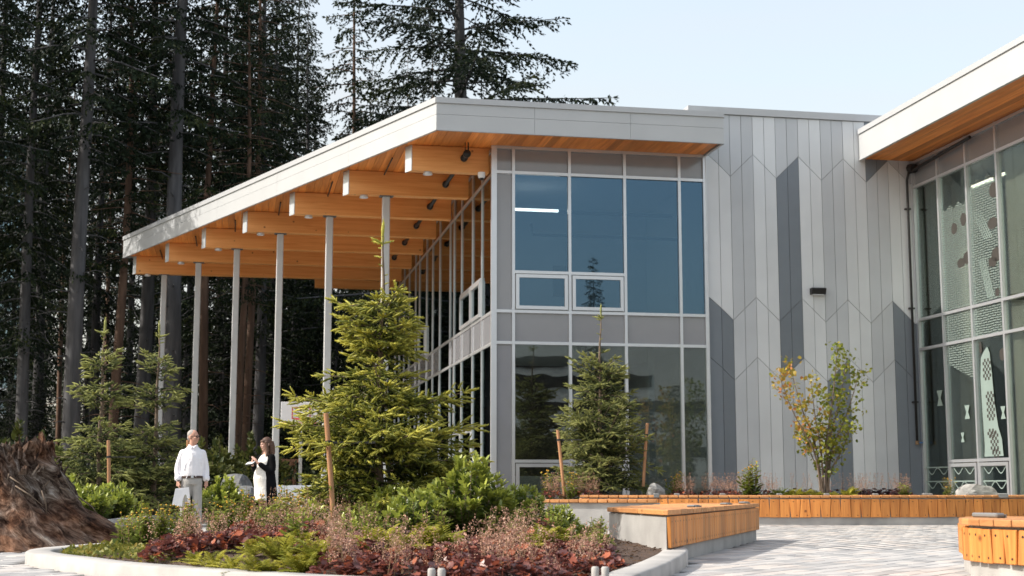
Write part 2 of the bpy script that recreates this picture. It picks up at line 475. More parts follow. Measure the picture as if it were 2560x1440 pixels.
# ------------------------------------------------------------------ mesh helpers
class MB:
    def __init__(s):
        s.v, s.f, s.mi, s.cur = [], [], [], 0
    def add(s, vs_, fs):
        o = len(s.v)
        s.v += [tuple(p) for p in vs_]
        s.f += [tuple(o + i for i in f) for f in fs]
        s.mi += [s.cur] * len(fs)
        return s
    def box(s, x0, x1, y0, y1, z0, z1):
        return s.add([(x0, y0, z0), (x1, y0, z0), (x1, y1, z0), (x0, y1, z0), (x0, y0, z1), (x1, y0, z1), (x1, y1, z1), (x0, y1, z1)],
                     [(0, 3, 2, 1), (4, 5, 6, 7), (0, 1, 5, 4), (1, 2, 6, 5), (2, 3, 7, 6), (3, 0, 4, 7)])
    def prism(s, poly, z0, z1):
        n = len(poly)
        s.add([(x, y, z0) for x, y in poly] + [(x, y, z1) for x, y in poly],
              [tuple(range(n - 1, -1, -1)), tuple(range(n, 2 * n))] + [(i, (i + 1) % n, n + (i + 1) % n, n + i) for i in range(n)])
        return s
    def prism_axis(s, poly, a, c0, c1):
        """polygon given in the other two axes (cyclic order), extruded along axis a from c0 to c1"""
        n = len(poly)
        def put(p, c):
            q = [0, 0, 0]
            q[a] = c
            q[(a + 1) % 3], q[(a + 2) % 3] = p
            return tuple(q)
        s.add([put(p, c0) for p in poly] + [put(p, c1) for p in poly],
              [tuple(range(n - 1, -1, -1)), tuple(range(n, 2 * n))] + [(i, (i + 1) % n, n + (i + 1) % n, n + i) for i in range(n)])
        return s
    def loft(s, rings, cap=True):
        n = len(rings[0])
        o = len(s.v)
        vs_ = [p for r in rings for p in r]
        fs = []
        for k in range(len(rings) - 1):
            for i in range(n):
                j = (i + 1) % n
                fs.append((k * n + i, k * n + j, (k + 1) * n + j, (k + 1) * n + i))
        if cap:
            fs.append(tuple(range(n - 1, -1, -1)))
            fs.append(tuple((len(rings) - 1) * n + i for i in range(n)))
        return s.add(vs_, fs)
    def tube(s, pts, rad, n=8, cap=True, squash=1.0):
        pts = [Vector(p) for p in pts]
        if not hasattr(rad, '__len__'):
            rad = [rad] * len(pts)
        rings = []
        ref = None
        for i, p in enumerate(pts):
            d = (pts[min(i + 1, len(pts) - 1)] - pts[max(i - 1, 0)])
            d = d.normalized() if d.length > 1e-9 else Vector((0, 0, 1))
            if ref is None:
                ref = Vector((1, 0, 0)) if abs(d.x) < 0.8 else Vector((0, 1, 0))
            a = (ref - d * ref.dot(d)).normalized()
            b = d.cross(a)
            ref = a
            rings.append([tuple(p + (a * math.cos(t) + b * math.sin(t) * squash) * rad[i]) for t in [2 * math.pi * k / n for k in range(n)]])
        return s.loft(rings, cap)
    def ball(s, c, r, n=10, m=7):
        if not hasattr(r, '__len__'):
            r = (r, r, r)
        rings = []
        for i in range(m):
            ph = math.pi * (i + 0.5) / m - math.pi / 2
            rings.append([(c[0] + r[0] * math.cos(ph) * math.cos(t), c[1] + r[1] * math.cos(ph) * math.sin(t), c[2] + r[2] * math.sin(ph)) for t in [2 * math.pi * k / n for k in range(n)]])
        return s.loft(rings, True)
    def mesh(s, name, mats, smooth=False, bevel=0.0):
        me = bpy.data.meshes.new(name)
        me.from_pydata(s.v, [], s.f)
        if not isinstance(mats, (list, tuple)):
            mats = [mats]
        for m in mats:
            me.materials.append(m)
        if any(s.mi):
            me.polygons.foreach_set('material_index', s.mi)
        bm = bmesh.new()
        bm.from_mesh(me)
        bmesh.ops.recalc_face_normals(bm, faces=bm.faces)
        if bevel > 0:
            bmesh.ops.bevel(bm, geom=[e for e in bm.edges if e.is_manifold and e.calc_face_angle(0) > 0.5], offset=bevel, segments=1, affect='EDGES', clamp_overlap=True)
        bm.to_mesh(me)
        bm.free()
        if smooth:
            me.polygons.foreach_set('use_smooth', [True] * len(me.polygons))
        me.update()
        return me

def link(name, me, parent=None, loc=(0, 0, 0), rot=(0, 0, 0), scale=(1, 1, 1)):
    o = bpy.data.objects.new(name, me)
    C.objects.link(o)
    o.location = loc
    o.rotation_euler = rot
    o.scale = scale
    if parent is not None:
        o.parent = parent
    return o

def tag(o, label=None, cat=None, group=None, kind=None):
    if label:
        o['label'] = label
    if cat:
        o['category'] = cat
    if group:
        o['group'] = group
    if kind:
        o['kind'] = kind
    return o

def thing(name, label, cat, loc=(0, 0, 0), rotz=0, group=None, scale=1.0):
    o = link(name, None, None, loc, (0, 0, rotz), (scale, scale, scale))
    return tag(o, label, cat, group)

def part(name, mb, m, parent, smooth=False, bevel=0.0, loc=(0, 0, 0), rot=(0, 0, 0)):
    return link(name, mb.mesh(name, m, smooth, bevel), parent, loc, rot)

def copy_tree(o, loc, rotz=0, scale=1.0, label=None, group=None):
    c = o.copy()
    C.objects.link(c)
    c.location = loc
    c.rotation_euler = (0, 0, rotz)
    c.scale = (scale,) * 3 if not hasattr(scale, '__len__') else scale
    if label:
        c['label'] = label
    if group:
        c['group'] = group
    for ch in list(o.children):
        d = ch.copy()
        C.objects.link(d)
        d.parent = c
    return c

def fast_mesh(name, verts, faces, mats, tint=None, smooth=False, mi=None):
    """big meshes from arrays; tint: one value per vertex"""
    verts = np.asarray(verts, dtype=np.float32).reshape(-1, 3)
    faces = np.asarray(faces, dtype=np.int32)
    n, k = faces.shape
    me = bpy.data.meshes.new(name)
    me.vertices.add(len(verts))
    me.vertices.foreach_set('co', verts.ravel())
    me.loops.add(n * k)
    me.loops.foreach_set('vertex_index', faces.ravel())
    me.polygons.add(n)
    me.polygons.foreach_set('loop_start', np.arange(0, n * k, k, dtype=np.int32))
    if smooth:
        me.polygons.foreach_set('use_smooth', np.ones(n, dtype=bool))
    if not isinstance(mats, (list, tuple)):
        mats = [mats]
    for m in mats:
        me.materials.append(m)
    if mi is not None:
        me.polygons.foreach_set('material_index', np.asarray(mi, dtype=np.int32))
    me.update(calc_edges=True)
    if tint is not None:
        a = me.attributes.new('tint', 'FLOAT', 'POINT')
        a.data.foreach_set('value', np.asarray(tint, dtype=np.float32))
    me.validate()
    return me

def basis(d, roll):
    """frames (n,3,3): columns x,y,z with y along d"""
    d = d / np.maximum(np.linalg.norm(d, axis=1, keepdims=True), 1e-9)
    ref = np.where(np.abs(d[:, 2:3]) < 0.9, np.array([[0, 0, 1.0]]), np.array([[1.0, 0, 0]]))
    x = np.cross(d, ref)
    x /= np.maximum(np.linalg.norm(x, axis=1, keepdims=True), 1e-9)
    z = np.cross(x, d)
    c, s = np.cos(roll)[:, None], np.sin(roll)[:, None]
    x2 = x * c + z * s
    z2 = -x * s + z * c
    return np.stack([x2, d, z2], axis=2)

def stamp(tv, tf, pos, d, roll, size, tint):
    """copies of a template (verts tv, faces tf, y forward) into one pair of arrays"""
    pos, d = np.asarray(pos, float), np.asarray(d, float)
    n, k = len(pos), len(tv)
    Bm = basis(d, np.asarray(roll, float))
    size = np.asarray(size, float)
    if size.ndim == 1:
        size = np.stack([size] * 3, axis=1)
    sv = tv[None] * size[:, None, :]
    v = np.einsum('nij,nkj->nki', Bm, sv) + pos[:, None, :]
    f = tf[None] + (np.arange(n) * k)[:, None, None]
    return v.reshape(-1, 3), f.reshape(-1, tf.shape[1]), np.repeat(np.asarray(tint, float), k)

def merge(parts):
    vs_, fs, ts, o = [], [], [], 0
    for v, f, t in parts:
        vs_.append(v)
        fs.append(f + o)
        ts.append(t)
        o += len(v)
    return np.concatenate(vs_), np.concatenate(fs), np.concatenate(ts)

# camera geometry used only to turn measured picture points into real places at a known distance
CP, SP, FL = math.cos(R(8)), math.sin(R(8)), 3555.6
def at(x, y, Y):
    a, b = (x - 1280) / FL, (720 - y) / FL
    t = Y / (CP - b * SP)
    return (a * t, Y, 0.75 + (SP + b * CP) * t)

def inset(poly, d):
    n = len(poly)
    out = []
    for i in range(n):
        p0, p1, p2 = Vector(poly[i - 1]), Vector(poly[i]), Vector(poly[(i + 1) % n])
        a, b = (p1 - p0).normalized(), (p2 - p1).normalized()
        na, nb = Vector((-a.y, a.x)), Vector((-b.y, b.x))
        m_ = na + nb
        m_ = m_ / max(m_.length_squared / 2, 0.6)
        out.append(tuple(p1 + m_ * d))
    return out

def catmull(pts, n=6, closed=False):
    out = []
    N_ = len(pts)
    rng = range(N_) if closed else range(N_ - 1)
    for i in rng:
        g = (lambda k: Vector(pts[k % N_])) if closed else (lambda k: Vector(pts[min(max(k, 0), N_ - 1)]))
        p0, p1, p2, p3 = g(i - 1), g(i), g(i + 1), g(i + 2)
        for j in range(n):
            t = j / n
            out.append(tuple(0.5 * ((2 * p1) + (p2 - p0) * t + (2 * p0 - 5 * p1 + 4 * p2 - p3) * t * t + (-p0 + 3 * p1 - 3 * p2 + p3) * t ** 3)))
    if not closed:
        out.append(tuple(pts[-1]))
    return out

def inside(p, poly):
    x, y = p
    r = False
    j = len(poly) - 1
    for i in range(len(poly)):
        xi, yi = poly[i][:2]
        xj, yj = poly[j][:2]
        if (yi > y) != (yj > y) and x < (xj - xi) * (y - yi) / (yj - yi) + xi:
            r = not r
        j = i
    return r

# ------------------------------------------------------------------ ground, plaza, planters
rs = random.Random(5)
def gheight(x, y):
    t = min(max((y - 55) / 9, 0), 1)
    return -0.03 + 0.95 * t * t * (3 - 2 * t)
mb = MB()
xs = [-900, -300, -120] + [-80 + 8 * i for i in range(21)] + [120, 300, 900]
ys = [-900, -300, -100, -40, 0, 30] + [45 + 4 * i for i in range(26)] + [180, 320, 1200]
for j, y in enumerate(ys):
    for i, x in enumerate(xs):
        mb.v.append((x, y, gheight(x, y) + (0.12 * math.sin(x * 0.7) * math.sin(y * 0.5) if y > 58 else 0)))
for j in range(len(ys) - 1):
    for i in range(len(xs) - 1):
        a = j * len(xs) + i
        mb.f.append((a, a + 1, a + 1 + len(xs), a + len(xs)))
        mb.mi.append(0)
tag(part('ground', mb, M['forest_floor'], None, True), kind='structure')

PLAZA = [(-9, -30), (60, -30), (60, 34), (13, 34), (13, 54), (-22, 54), (-22, 31), (-9, 31)]
tag(part('canopy_bounce_paving', MB().add([(x, y, -0.004) for x, y in [(-6.2, 33.5), (12, 34), (12, 53.9), (-21.8, 53.9), (-21.8, 37), (-8, 37)]], [(0, 1, 2, 3, 4, 5)]), M['conc_pale'], None), kind='structure')  # pale sheet added over the paving to bounce light up to the beams
plaza = part('pavement', MB().add([(x, y, -0.012) for x, y in PLAZA], [tuple(range(len(PLAZA)))]), M['sand'], None)
tag(plaza, kind='structure')

BED = catmull([(1.78, 14.6), (1.42, 12.7), (1.02, 11.1), (0.78, 10.2), (0.4, 9.85), (-0.4, 9.85), (-1.3, 10.3), (-2.4, 11.25), (-3.4, 12.25),
               (-4.0, 13.1), (-4.6, 13.95), (-4.95, 14.7), (-5.02, 15.4), (-4.86, 16.3), (-4.5, 17.6), (-3.8, 19.4), (-2.5, 20.9), (0.0, 21.9), (2.75, 20.6), (1.95, 17.0)][::-1], 5, True)
BED = BED[::-1]
if sum((BED[i - 1][0] * BED[i][1] - BED[i][0] * BED[i - 1][1]) for i in range(len(BED))) < 0:
    BED = BED[::-1]
A_, B_, C_, D_ = (1.54, 14.38), (1.12, 16.6), (3.53, 20.83), (2.53, 21.14)
BLOCK = [A_, C_, D_, B_]

# pavers
pa = R(-35)
ca, sa = math.cos(pa), math.sin(pa)
PW, PL = 0.20, 0.40
spots = []
for i in range(-120, 120):
    for j in range(-80, 80):
        lx = i * PW
        ly = j * PL + (i % 2) * PL * 0.5
        x, y = lx * ca - ly * sa + 2, lx * sa + ly * ca + 18
        if y < 11.2 or y > 33:
            continue
        if not (-9 < x < 13.5) or abs(x) > y * 0.385 + 0.4:
            continue
        if inside((x, y), BED) or inside((x, y), BLOCK):
            continue
        if y > 29.6 and x > 0:
            continue
        if x < -6.9 and y > 22:
            continue
        spots.append((y, x))
spots.sort()
def paver_mesh(name, w, l, t=0.05):
    return MB().box(-w / 2, w / 2, -l / 2, l / 2, -t, 0).mesh(name, M['paver'], False, 0.006)
pm = paver_mesh('paver', PW - 0.011, PL - 0.011)
vis = [(y, x) for y, x in spots if 12.3 < y and abs(x) < y * 0.362]
near = set(vis[:300])
pv, pf, pt = [], [], []
base = np.array([v.co for v in pm.vertices])
bf = [tuple(p.vertices) for p in pm.polygons]
k = 0
allv, allf, allt = [], [], []
for y, x in spots:
    z = rs.uniform(-0.0035, 0.0005)
    if (y, x) in near:
        o = link('paver', pm, plaza, (x, y, z), (rs.gauss(0, 0.003), rs.gauss(0, 0.003), pa))
    else:
        w, l = (PW - 0.011) / 2, (PL - 0.011) / 2
        q = [(-w, -l, 0), (w, -l, 0), (w, l, 0), (-w, l, 0), (-w - .002, -l - .002, -.03), (w + .002, -l - .002, -.03), (w + .002, l + .002, -.03), (-w - .002, l + .002, -.03)]
        o0 = len(allv)
        allv += [(x + a * ca - b * sa, y + a * sa + b * ca, z + c) for a, b, c in q]
        allf += [(o0, o0 + 1, o0 + 2, o0 + 3)] + [(o0 + a, o0 + 4 + a, o0 + 4 + (a + 1) % 4, o0 + (a + 1) % 4) for a in range(4)]
        allt += [rs.random()] * 8
o = link('paver_field', fast_mesh('paver_field', allv, allf, M['paver'], allt), plaza)
o['kind'] = 'stuff'

# flower bed kerb and soil
def kerb_height(x, y):
    t = min(max((y - 11.5) / 2.6, 0), 1) if x > 0.7 and y < 16 else 0
    return 0.12 + 0.02 * t
inn = inset(BED, 0.26)
mb = MB()
n = len(BED)
for (x, y), (a, b) in zip(BED, inn):
    h = kerb_height(x, y)
    dx, dy = a - x, b - y
    mb.v += [(x, y, -0.05), (x, y, h - 0.015), (x + dx * 0.1, y + dy * 0.1, h), (x + dx * 0.9, y + dy * 0.9, h), (a, b, h - 0.015), (a, b, -0.05)]
for i in range(n):
    j = (i + 1) % n
    for q in range(5):
        mb.f.append((i * 6 + q, j * 6 + q, j * 6 + q + 1, i * 6 + q + 1))
        mb.mi.append(0)
kerb = part('kerb', mb, M['conc_kerb'], None, True)
tag(kerb, 'low curved pale concrete kerb around the red flower bed', 'kerb')

def bed_z(x, y):
    d = math.hypot((x + 1.2) / 3.6, (y - 16.0) / 5.0)
    return 0.05 + 0.22 * max(0, 1 - d * d)
mb = MB()
step = 0.14
idx = {}
gx = [-5.2 + step * i for i in range(int(8 / step))]
gy = [9.7 + step * i for i in range(int(12.6 / step))]
for i, x in enumerate(gx):
    for j, y in enumerate(gy):
        if inside((x, y), inset(BED, 0.05)):
            idx[i, j] = len(mb.v)
            mb.v.append((x, y, bed_z(x, y) + rs.uniform(-0.015, 0.015)))
for (i, j) in idx:
    q = [(i, j), (i + 1, j), (i + 1, j + 1), (i, j + 1)]
    if all(t in idx for t in q):
        mb.f.append(tuple(idx[t] for t in q))
        mb.mi.append(0)
tag(part('flower_bed_soil', mb, M['soil'], None, True), kind='structure')

# raised planter behind the rear bench and the planter on the left
tag(part('planter_soil', MB().prism([(0.6, 29.9), (14, 30.2), (14, 36.9), (-0.2, 35.55), (-0.6, 33)], -0.02, 0.50), M['soil'], None), kind='structure')
lw = [(-6.85, 23.4), (-6.8, 26), (-6.85, 29), (-6.95, 33.2)]
tag(part('planter_bed_soil', MB().prism([(-16, 22.6), (-8.5, 22.0), (-6.98, 23.5), (-6.95, 26), (-7.0, 29), (-7.1, 33.1), (-16, 36)], -0.02, 0.17), M['soil'], None), kind='structure')
path = catmull([(-12, 21.9), (-8.6, 21.75), (-7.2, 22.4), (-6.85, 23.6), (-6.8, 26), (-6.85, 29), (-6.95, 33.2)], 5)
mb = MB()
rings = []
for i, p in enumerate(path):
    d = (Vector(path[min(i + 1, len(path) - 1)]) - Vector(path[max(i - 1, 0)])).normalized()
    nrm = Vector((d.y, -d.x))
    a, b = Vector(p) + nrm * 0.1, Vector(p) - nrm * 0.1
    rings.append([(a.x, a.y, -0.03), (a.x, a.y, 0.215), (a.x - nrm.x * .015, a.y - nrm.y * .015, 0.225), (b.x, b.y, 0.225), (b.x, b.y, -0.03)])
mb.loft(rings)
tag(part('planter_wall', mb, M['conc'], None), 'low grey concrete planter wall beside the white shirted person', 'planter wall')

# ------------------------------------------------------------------ main building
P0 = (-0.4632, 35.6, 0)
BA = R(11)
def W(u, v):
    return (P0[0] + u * math.cos(BA) - v * math.sin(BA), P0[1] + u * math.sin(BA) + v * math.cos(BA))
bld = thing('building', 'two storey glass building with white roof, timber beam canopy and tall slim columns', 'building', P0, BA)

ZS = 9.44
DF, DB = (-1.70, -1.5), (-10.67, 20.13)        # canopy diagonal: front corner, back corner
dd = (Vector(DB) - Vector(DF)).normalized()
dn = Vector((-dd.y, dd.x))                       # outward normal of the diagonal (to the left)
if dn.x > 0:
    dn = -dn
def diag_v(u):
    return DF[1] + (u - DF[0]) * (DB[1] - DF[1]) / (DB[0] - DF[0])
ROOF = [DF, (5.66, -1.5), (5.66, 24), (-3.6, 24), DB]
def shrink(poly, d):
    return inset(poly, d)
roof = part('roof', MB().prism(shrink(ROOF, 0.10), ZS + 0.045, 10.15), M['cap_metal'], bld)
def fascia(p, q, out, z0, z1, t=0.04, name='fascia_panel', m='white_metal', off=0.0, trim=(0, 0)):
    p, q, out = Vector(p), Vector(q), Vector(out)
    d = (q - p).normalized()
    p = p + d * trim[0]
    q = q - d * trim[1]
    a, b = p + out * off, q + out * off
    c, e = b - out * t, a - out * t
    return part(name, MB().prism([tuple(a), tuple(b), tuple(c), tuple(e)], z0, z1), M[m], roof)
fr_out = (0, -1)
Ld = (Vector(DB) - Vector(DF)).length
for k in range(5):
    a = Vector(DF) + dd * (Ld * k / 5 + 0.003)
    b = Vector(DF) + dd * (Ld * (k + 1) / 5 - 0.003)
    if k == 0:
        a = Vector(DF) + dd * 0.0
    fascia(a, b, dn, ZS - 0.02, 9.79)
    fascia(a, b, dn, 9.797, 10.07)
for k in range(3):
    a, b = Vector((-1.70 + 7.36 * k / 3 + 0.003, -1.5)), Vector((-1.70 + 7.36 * (k + 1) / 3 - 0.003, -1.5))
    if k == 0:
        a = Vector((-1.69, -1.5))
    fascia(a, b, fr_out, ZS - 0.02, 9.79)
    fascia(a, b, fr_out, 9.797, 10.07)
fascia((5.66, -1.455), (5.66, -0.02), (1, 0), ZS - 0.02, 10.07)
fascia(DB, (-3.6, 24), Vector((-0.48, 0.88)).normalized(), ZS - 0.02, 10.07)
# folded cap on top, proud of the boards, and drip trim below
for p, q, o_ in ((DF, DB, dn), (DF, (5.66, -1.5), Vector(fr_out))):
    fascia(p, q, o_, 10.075, 10.215, 0.16, 'roof_edge_cap', 'cap_metal', 0.035)
    fascia(p, q, o_, ZS - 0.05, ZS - 0.022, 0.07, 'drip_trim', 'cap_metal', 0.012)
fascia((5.66, -1.48), (5.66, -0.02), (1, 0), 10.075, 10.21, 0.16, 'roof_edge_cap', 'cap_metal', 0.03)
fascia((5.66, -1.48), (5.66, -0.02), (1, 0), ZS - 0.05, ZS - 0.022, 0.07, 'drip_trim', 'cap_metal', 0.012)
# soffit boards
u = -10.4
BWD = 0.205
while u < 5.55:
    u1 = min(u + BWD, 5.59)
    ys0 = []
    for uu in (u + 0.004, u1 - 0.004):
        ys0.append(max(-1.44, diag_v(uu) + 0.12) if uu < DF[0] + 0.1 else -1.44)
    ye = 19.9 if u < -3.6 else 23.5
    if u > -0.1:
        ye = -0.075
    ye = max(ye, max(ys0) + 0.05)
    part('soffit_board', MB().prism([(u + 0.004, ys0[0]), (u1 - 0.004, ys0[1]), (u1 - 0.004, ye), (u + 0.004, ye)], ZS - 0.004 + rs.uniform(-.002, .002), ZS + 0.04), M['soffit'], roof)
    u += BWD

# glulam beams with metal end plates, columns, downlights
BT, BH = 0.30, 0.66
sl_ = (DB[0] - DF[0]) / (DB[1] - DF[1])
for k in range(8):
    v0 = 0.12 + 3.25 * k + 0.14
    ul = -2.07 - 1.345 * k
    if k == 7:
        v0, ul = 22.3, -3.3
    mbm = MB()
    sk = sl_ * BT if k < 7 else 0
    mbm.prism([(ul, v0), (-0.08, v0), (-0.08, v0 + BT), (ul + sk, v0 + BT)], ZS - 0.012 - BH, ZS - 0.012)
    bm_ = part('beam', mbm, M['glulam'], bld, False, 0.012)
    if k < 7:
        part('end_plate', MB().prism([(ul - 0.004, v0 - 0.004), (ul + sk - 0.004, v0 + BT), (ul + sk - 0.02, v0 + BT), (ul - 0.022, v0 - 0.004)], ZS - 0.02 - BH, ZS - 0.014), M['zinc'], bm_)
        dl = MB().tube([(ul + 0.42, v0 + BT / 2, ZS - 0.012 - BH - 0.07), (ul + 0.42, v0 + BT / 2, ZS - 0.012 - BH - 0.001)], [0.125, 0.11], 16)
        dlo = part('downlight', dl, M['zinc'], bld)
        part('lens', MB().tube([(ul + 0.42, v0 + BT / 2, ZS - 0.012 - BH - 0.073), (ul + 0.42, v0 + BT / 2, ZS - 0.012 - BH - 0.0705)], 0.09, 16), M['paper'], dlo)
    if 1 <= k <= 6:
        uc = ul + 1.04
        vc = v0 + BT / 2
        col = part('column', MB().box(uc - 0.105, uc + 0.105, vc - 0.105, vc + 0.105, -0.02, ZS - 0.012 - BH - 0.02), M['steel_col'], bld, False, 0.02)
        part('top_plate', MB().box(uc - 0.19, uc + 0.19, vc - 0.13, vc + 0.13, ZS - 0.012 - BH - 0.022, ZS - 0.012 - BH - 0.002), M['alu_dark'], col)
        part('base_plate', MB().box(uc - 0.19, uc + 0.19, vc - 0.19, vc + 0.19, -0.012, 0.025), M['alu_dark'], col)
# sprinkler pipe threading the beams, hangers, and a thin conduit
pp = MB().tube([(-0.74, -0.28, 9.13), (-0.74, 23, 9.13)], 0.055, 10)
for k in range(8):
    v0 = 0.26 + 3.25 * k
    pp.tube([(-0.74, v0 - 0.12, 9.13), (-0.74, v0 - 0.005, 9.13)], 0.095, 10)
pp.tube([(-0.74, -0.30, 9.13), (-0.74, -0.18, 9.13)], 0.10, 10)
pp.tube([(-0.70, -0.22, 9.13), (-0.70, -0.22, 9.435)], 0.018, 6)
pp.tube([(-0.78, -0.22, 9.13), (-0.78, -0.22, 9.435)], 0.010, 6)
part('sprinkler_pipe', pp, M['black'], bld, True)
for k in range(6):
    v1 = 3.51 + 3.25 * k - 0.05
    ul = -3.4 - 1.345 * k
    part('conduit', MB().tube([(ul + 0.95, v1 - 2.0, ZS - 0.1), (ul + 0.95, v1 + 0.02, ZS - 0.1)], 0.022, 6), M['black'], bld)
sc_ = part('security_camera', MB().tube([(-0.30, 0.12, 8.60), (-0.30, 0.12, 8.66), (-0.30, 0.12, 8.75)], [0.075, 0.095, 0.095], 14), M['paper'], bld)
part('lens_dome', MB().ball((-0.30, 0.12, 8.60), (0.06, 0.06, 0.06)), M['black'], sc_)

# curtain walls ------------------------------------------------------------
def bars(mb, axis_u, us, zs, pos, w=0.075, d0=-0.065, d1=0.06, z0=None, z1=None, skip=()):
    """grid of bars in a plane; axis_u 0: plane v=pos, 1: plane u=pos"""
    def bx(a0, a1, b0, b1, z0_, z1_):
        if axis_u == 0:
            mb.box(a0, a1, pos + b0, pos + b1, z0_, z1_)
        else:
            mb.box(pos + b0, pos + b1, a0, a1, z0_, z1_)
    for a in us:
        bx(a - w / 2, a + w / 2, d0, d1, z0, z1)
    for (z, a0, a1) in zs:
        bx(a0, a1, d0 + 0.004, d1 - 0.004, z - w / 2, z + w / 2)

UF = [0.5, 1.97, 3.44, 4.92, 5.61]
ZB = 0.35
fw = MB()
bars(fw, 0, [0.03] + UF, [(9.40, 0, 5.64), (8.75, 0, 5.64), (6.18, 0.5, 3.44), (5.17, 0, 5.64), (4.37, 0, 5.64), (1.41, 0.5, 1.97), (1.41, 1.97, 3.44), (0.42, 0, 5.64)], 0.0, z0=ZB, z1=9.432)
cw = part('curtain_wall', fw, M['alu'], bld)
def pane(parent, axis, a0, a1, z0, z1, pos, m, t=0.012, name='pane', g=0.004):
    mb = MB()
    if axis == 0:
        mb.box(a0 + g, a1 - g, pos, pos + t, z0 + g, z1 - g)
    else:
        mb.box(pos, pos + t, a0 + g, a1 - g, z0 + g, z1 - g)
    return part(name, mb, M[m], parent)
def sash(parent, axis, a0, a1, z0, z1, pos, m):
    w = 0.085
    f = MB()
    d0, d1 = pos - 0.085, pos - 0.01
    def bx(x0, x1, q0, q1):
        if axis == 0:
            f.box(x0, x1, d0, d1, q0, q1)
        else:
            f.box(d0, d1, x0, x1, q0, q1)
    bx(a0, a0 + w, z0, z1)
    bx(a1 - w, a1, z0, z1)
    bx(a0 + w, a1 - w, z0, z0 + w)
    bx(a0 + w, a1 - w, z1 - w, z1)
    part('vent_sash', f, M['alu'], parent)
    pane(parent, axis, a0 + w, a1 - w, z0 + w, z1 - w, pos - 0.04, m)
def gasket_pane(parent, axis, a0, a1, z0, z1, pos, m):
    e = 0.0375
    pane(parent, axis, a0 + e, a1 - e, z0 + e, z1 - e, pos, m)
cols = [(0.03, 0.5)] + [(UF[i], UF[i + 1]) for i in range(4)]
for ci, (a, b) in enumerate(cols):
    gasket_pane(cw, 0, a, b, 8.75, 9.40, -0.005, 'spandrel')
    gasket_pane(cw, 0, a, b, 4.37, 5.17, -0.005, 'spandrel')
    if ci == 0:
        gasket_pane(cw, 0, a, b, 5.17, 8.75, -0.005, 'spandrel')
        gasket_pane(cw, 0, a, b, 0.42, 4.37, -0.005, 'spandrel')
        continue
    if ci in (1, 2):
        gasket_pane(cw, 0, a, b, 6.18, 8.75, 0.0, 'glass_up')
        sash(cw, 0, a + 0.06, b - 0.06, 5.17 + 0.06, 6.18 - 0.06, 0.0, 'glass_up')
        gasket_pane(cw, 0, a, b, 1.41, 4.37, 0.0, 'glass')
        sash(cw, 0, a + 0.06, b - 0.06, 0.42 + 0.05, 1.41 - 0.06, 0.0, 'glass')
    else:
        gasket_pane(cw, 0, a, b, 5.17, 8.75, 0.0, 'glass_up')
        gasket_pane(cw, 0, a, b, 0.42, 4.37, 0.0, 'glass')
# side wall of glass below the canopy
VS = [0.03, 1.70, 3.21, 5.14, 6.59, 7.39, 9.62, 11.3, 12.81, 14.74, 15.88, 17.8, 19.4, 21.0, 22.5]
sw = MB()
bars(sw, 1, VS[1:], [(8.75, 0.03, VS[-1]), (5.17, 0.03, VS[-1]), (4.37, 0.03, VS[-1]), (9.40, 0.03, VS[-1]), (0.14, 0.03, VS[-1])], 0.0, d0=-0.03, d1=0.055, z0=0.1, z1=9.43)
cs = part('curtain_wall', sw, M['alu'], bld)
for i in range(len(VS) - 1):
    a, b = VS[i], VS[i + 1]
    gasket_pane(cs, 1, a, b, 8.75, 9.40, 0.0, 'glass')
    gasket_pane(cs, 1, a, b, 4.37, 5.17, 0.0, 'spandrel' if i % 7 != 5 else 'glass')
    if i in (1, 2, 8):
        gasket_pane(cs, 1, a, b, 6.23, 8.75, 0.0, 'glass')
        sash(cs, 1, a + 0.05, b - 0.05, 5.23, 6.18, 0.0, 'glass')
        sw2 = MB().box(-0.06, 0.05, a, b, 6.18, 6.25)
        part('transom', sw2, M['alu'], cs)
    else:
        gasket_pane(cs, 1, a, b, 5.17, 8.75, 0.0, 'glass')
    if i in (2, 3):
        dr = MB()
        for z0_, z1_ in ((0.18, 0.30), (2.25, 2.40)):
            dr.box(-0.05, 0.03, a + 0.04, b - 0.04, z0_, z1_)
        dr.box(-0.05, 0.03, a + 0.04, a + 0.12, 0.30, 2.25)
        dr.box(-0.05, 0.03, b - 0.12, b - 0.04, 0.30, 2.25)
        dro = part('door', dr, M['alu'], bld)
        part('handle', MB().tube([(-0.11, b - 0.2, 0.9), (-0.11, b - 0.2, 1.5)], 0.018, 8), M['alu'], dro)
        pane(dro, 1, a + 0.12, b - 0.12, 0.30, 2.25, -0.01, 'glass')
        gasket_pane(cs, 1, a, b, 2.40, 4.37, 0.0, 'glass')
    else:
        gasket_pane(cs, 1, a, b, 0.14, 4.37, 0.0, 'glass')
part('corner_post', MB().box(-0.075, 0.028, -0.07, 0.028, 0.1, 9.434), M['alu'], bld)
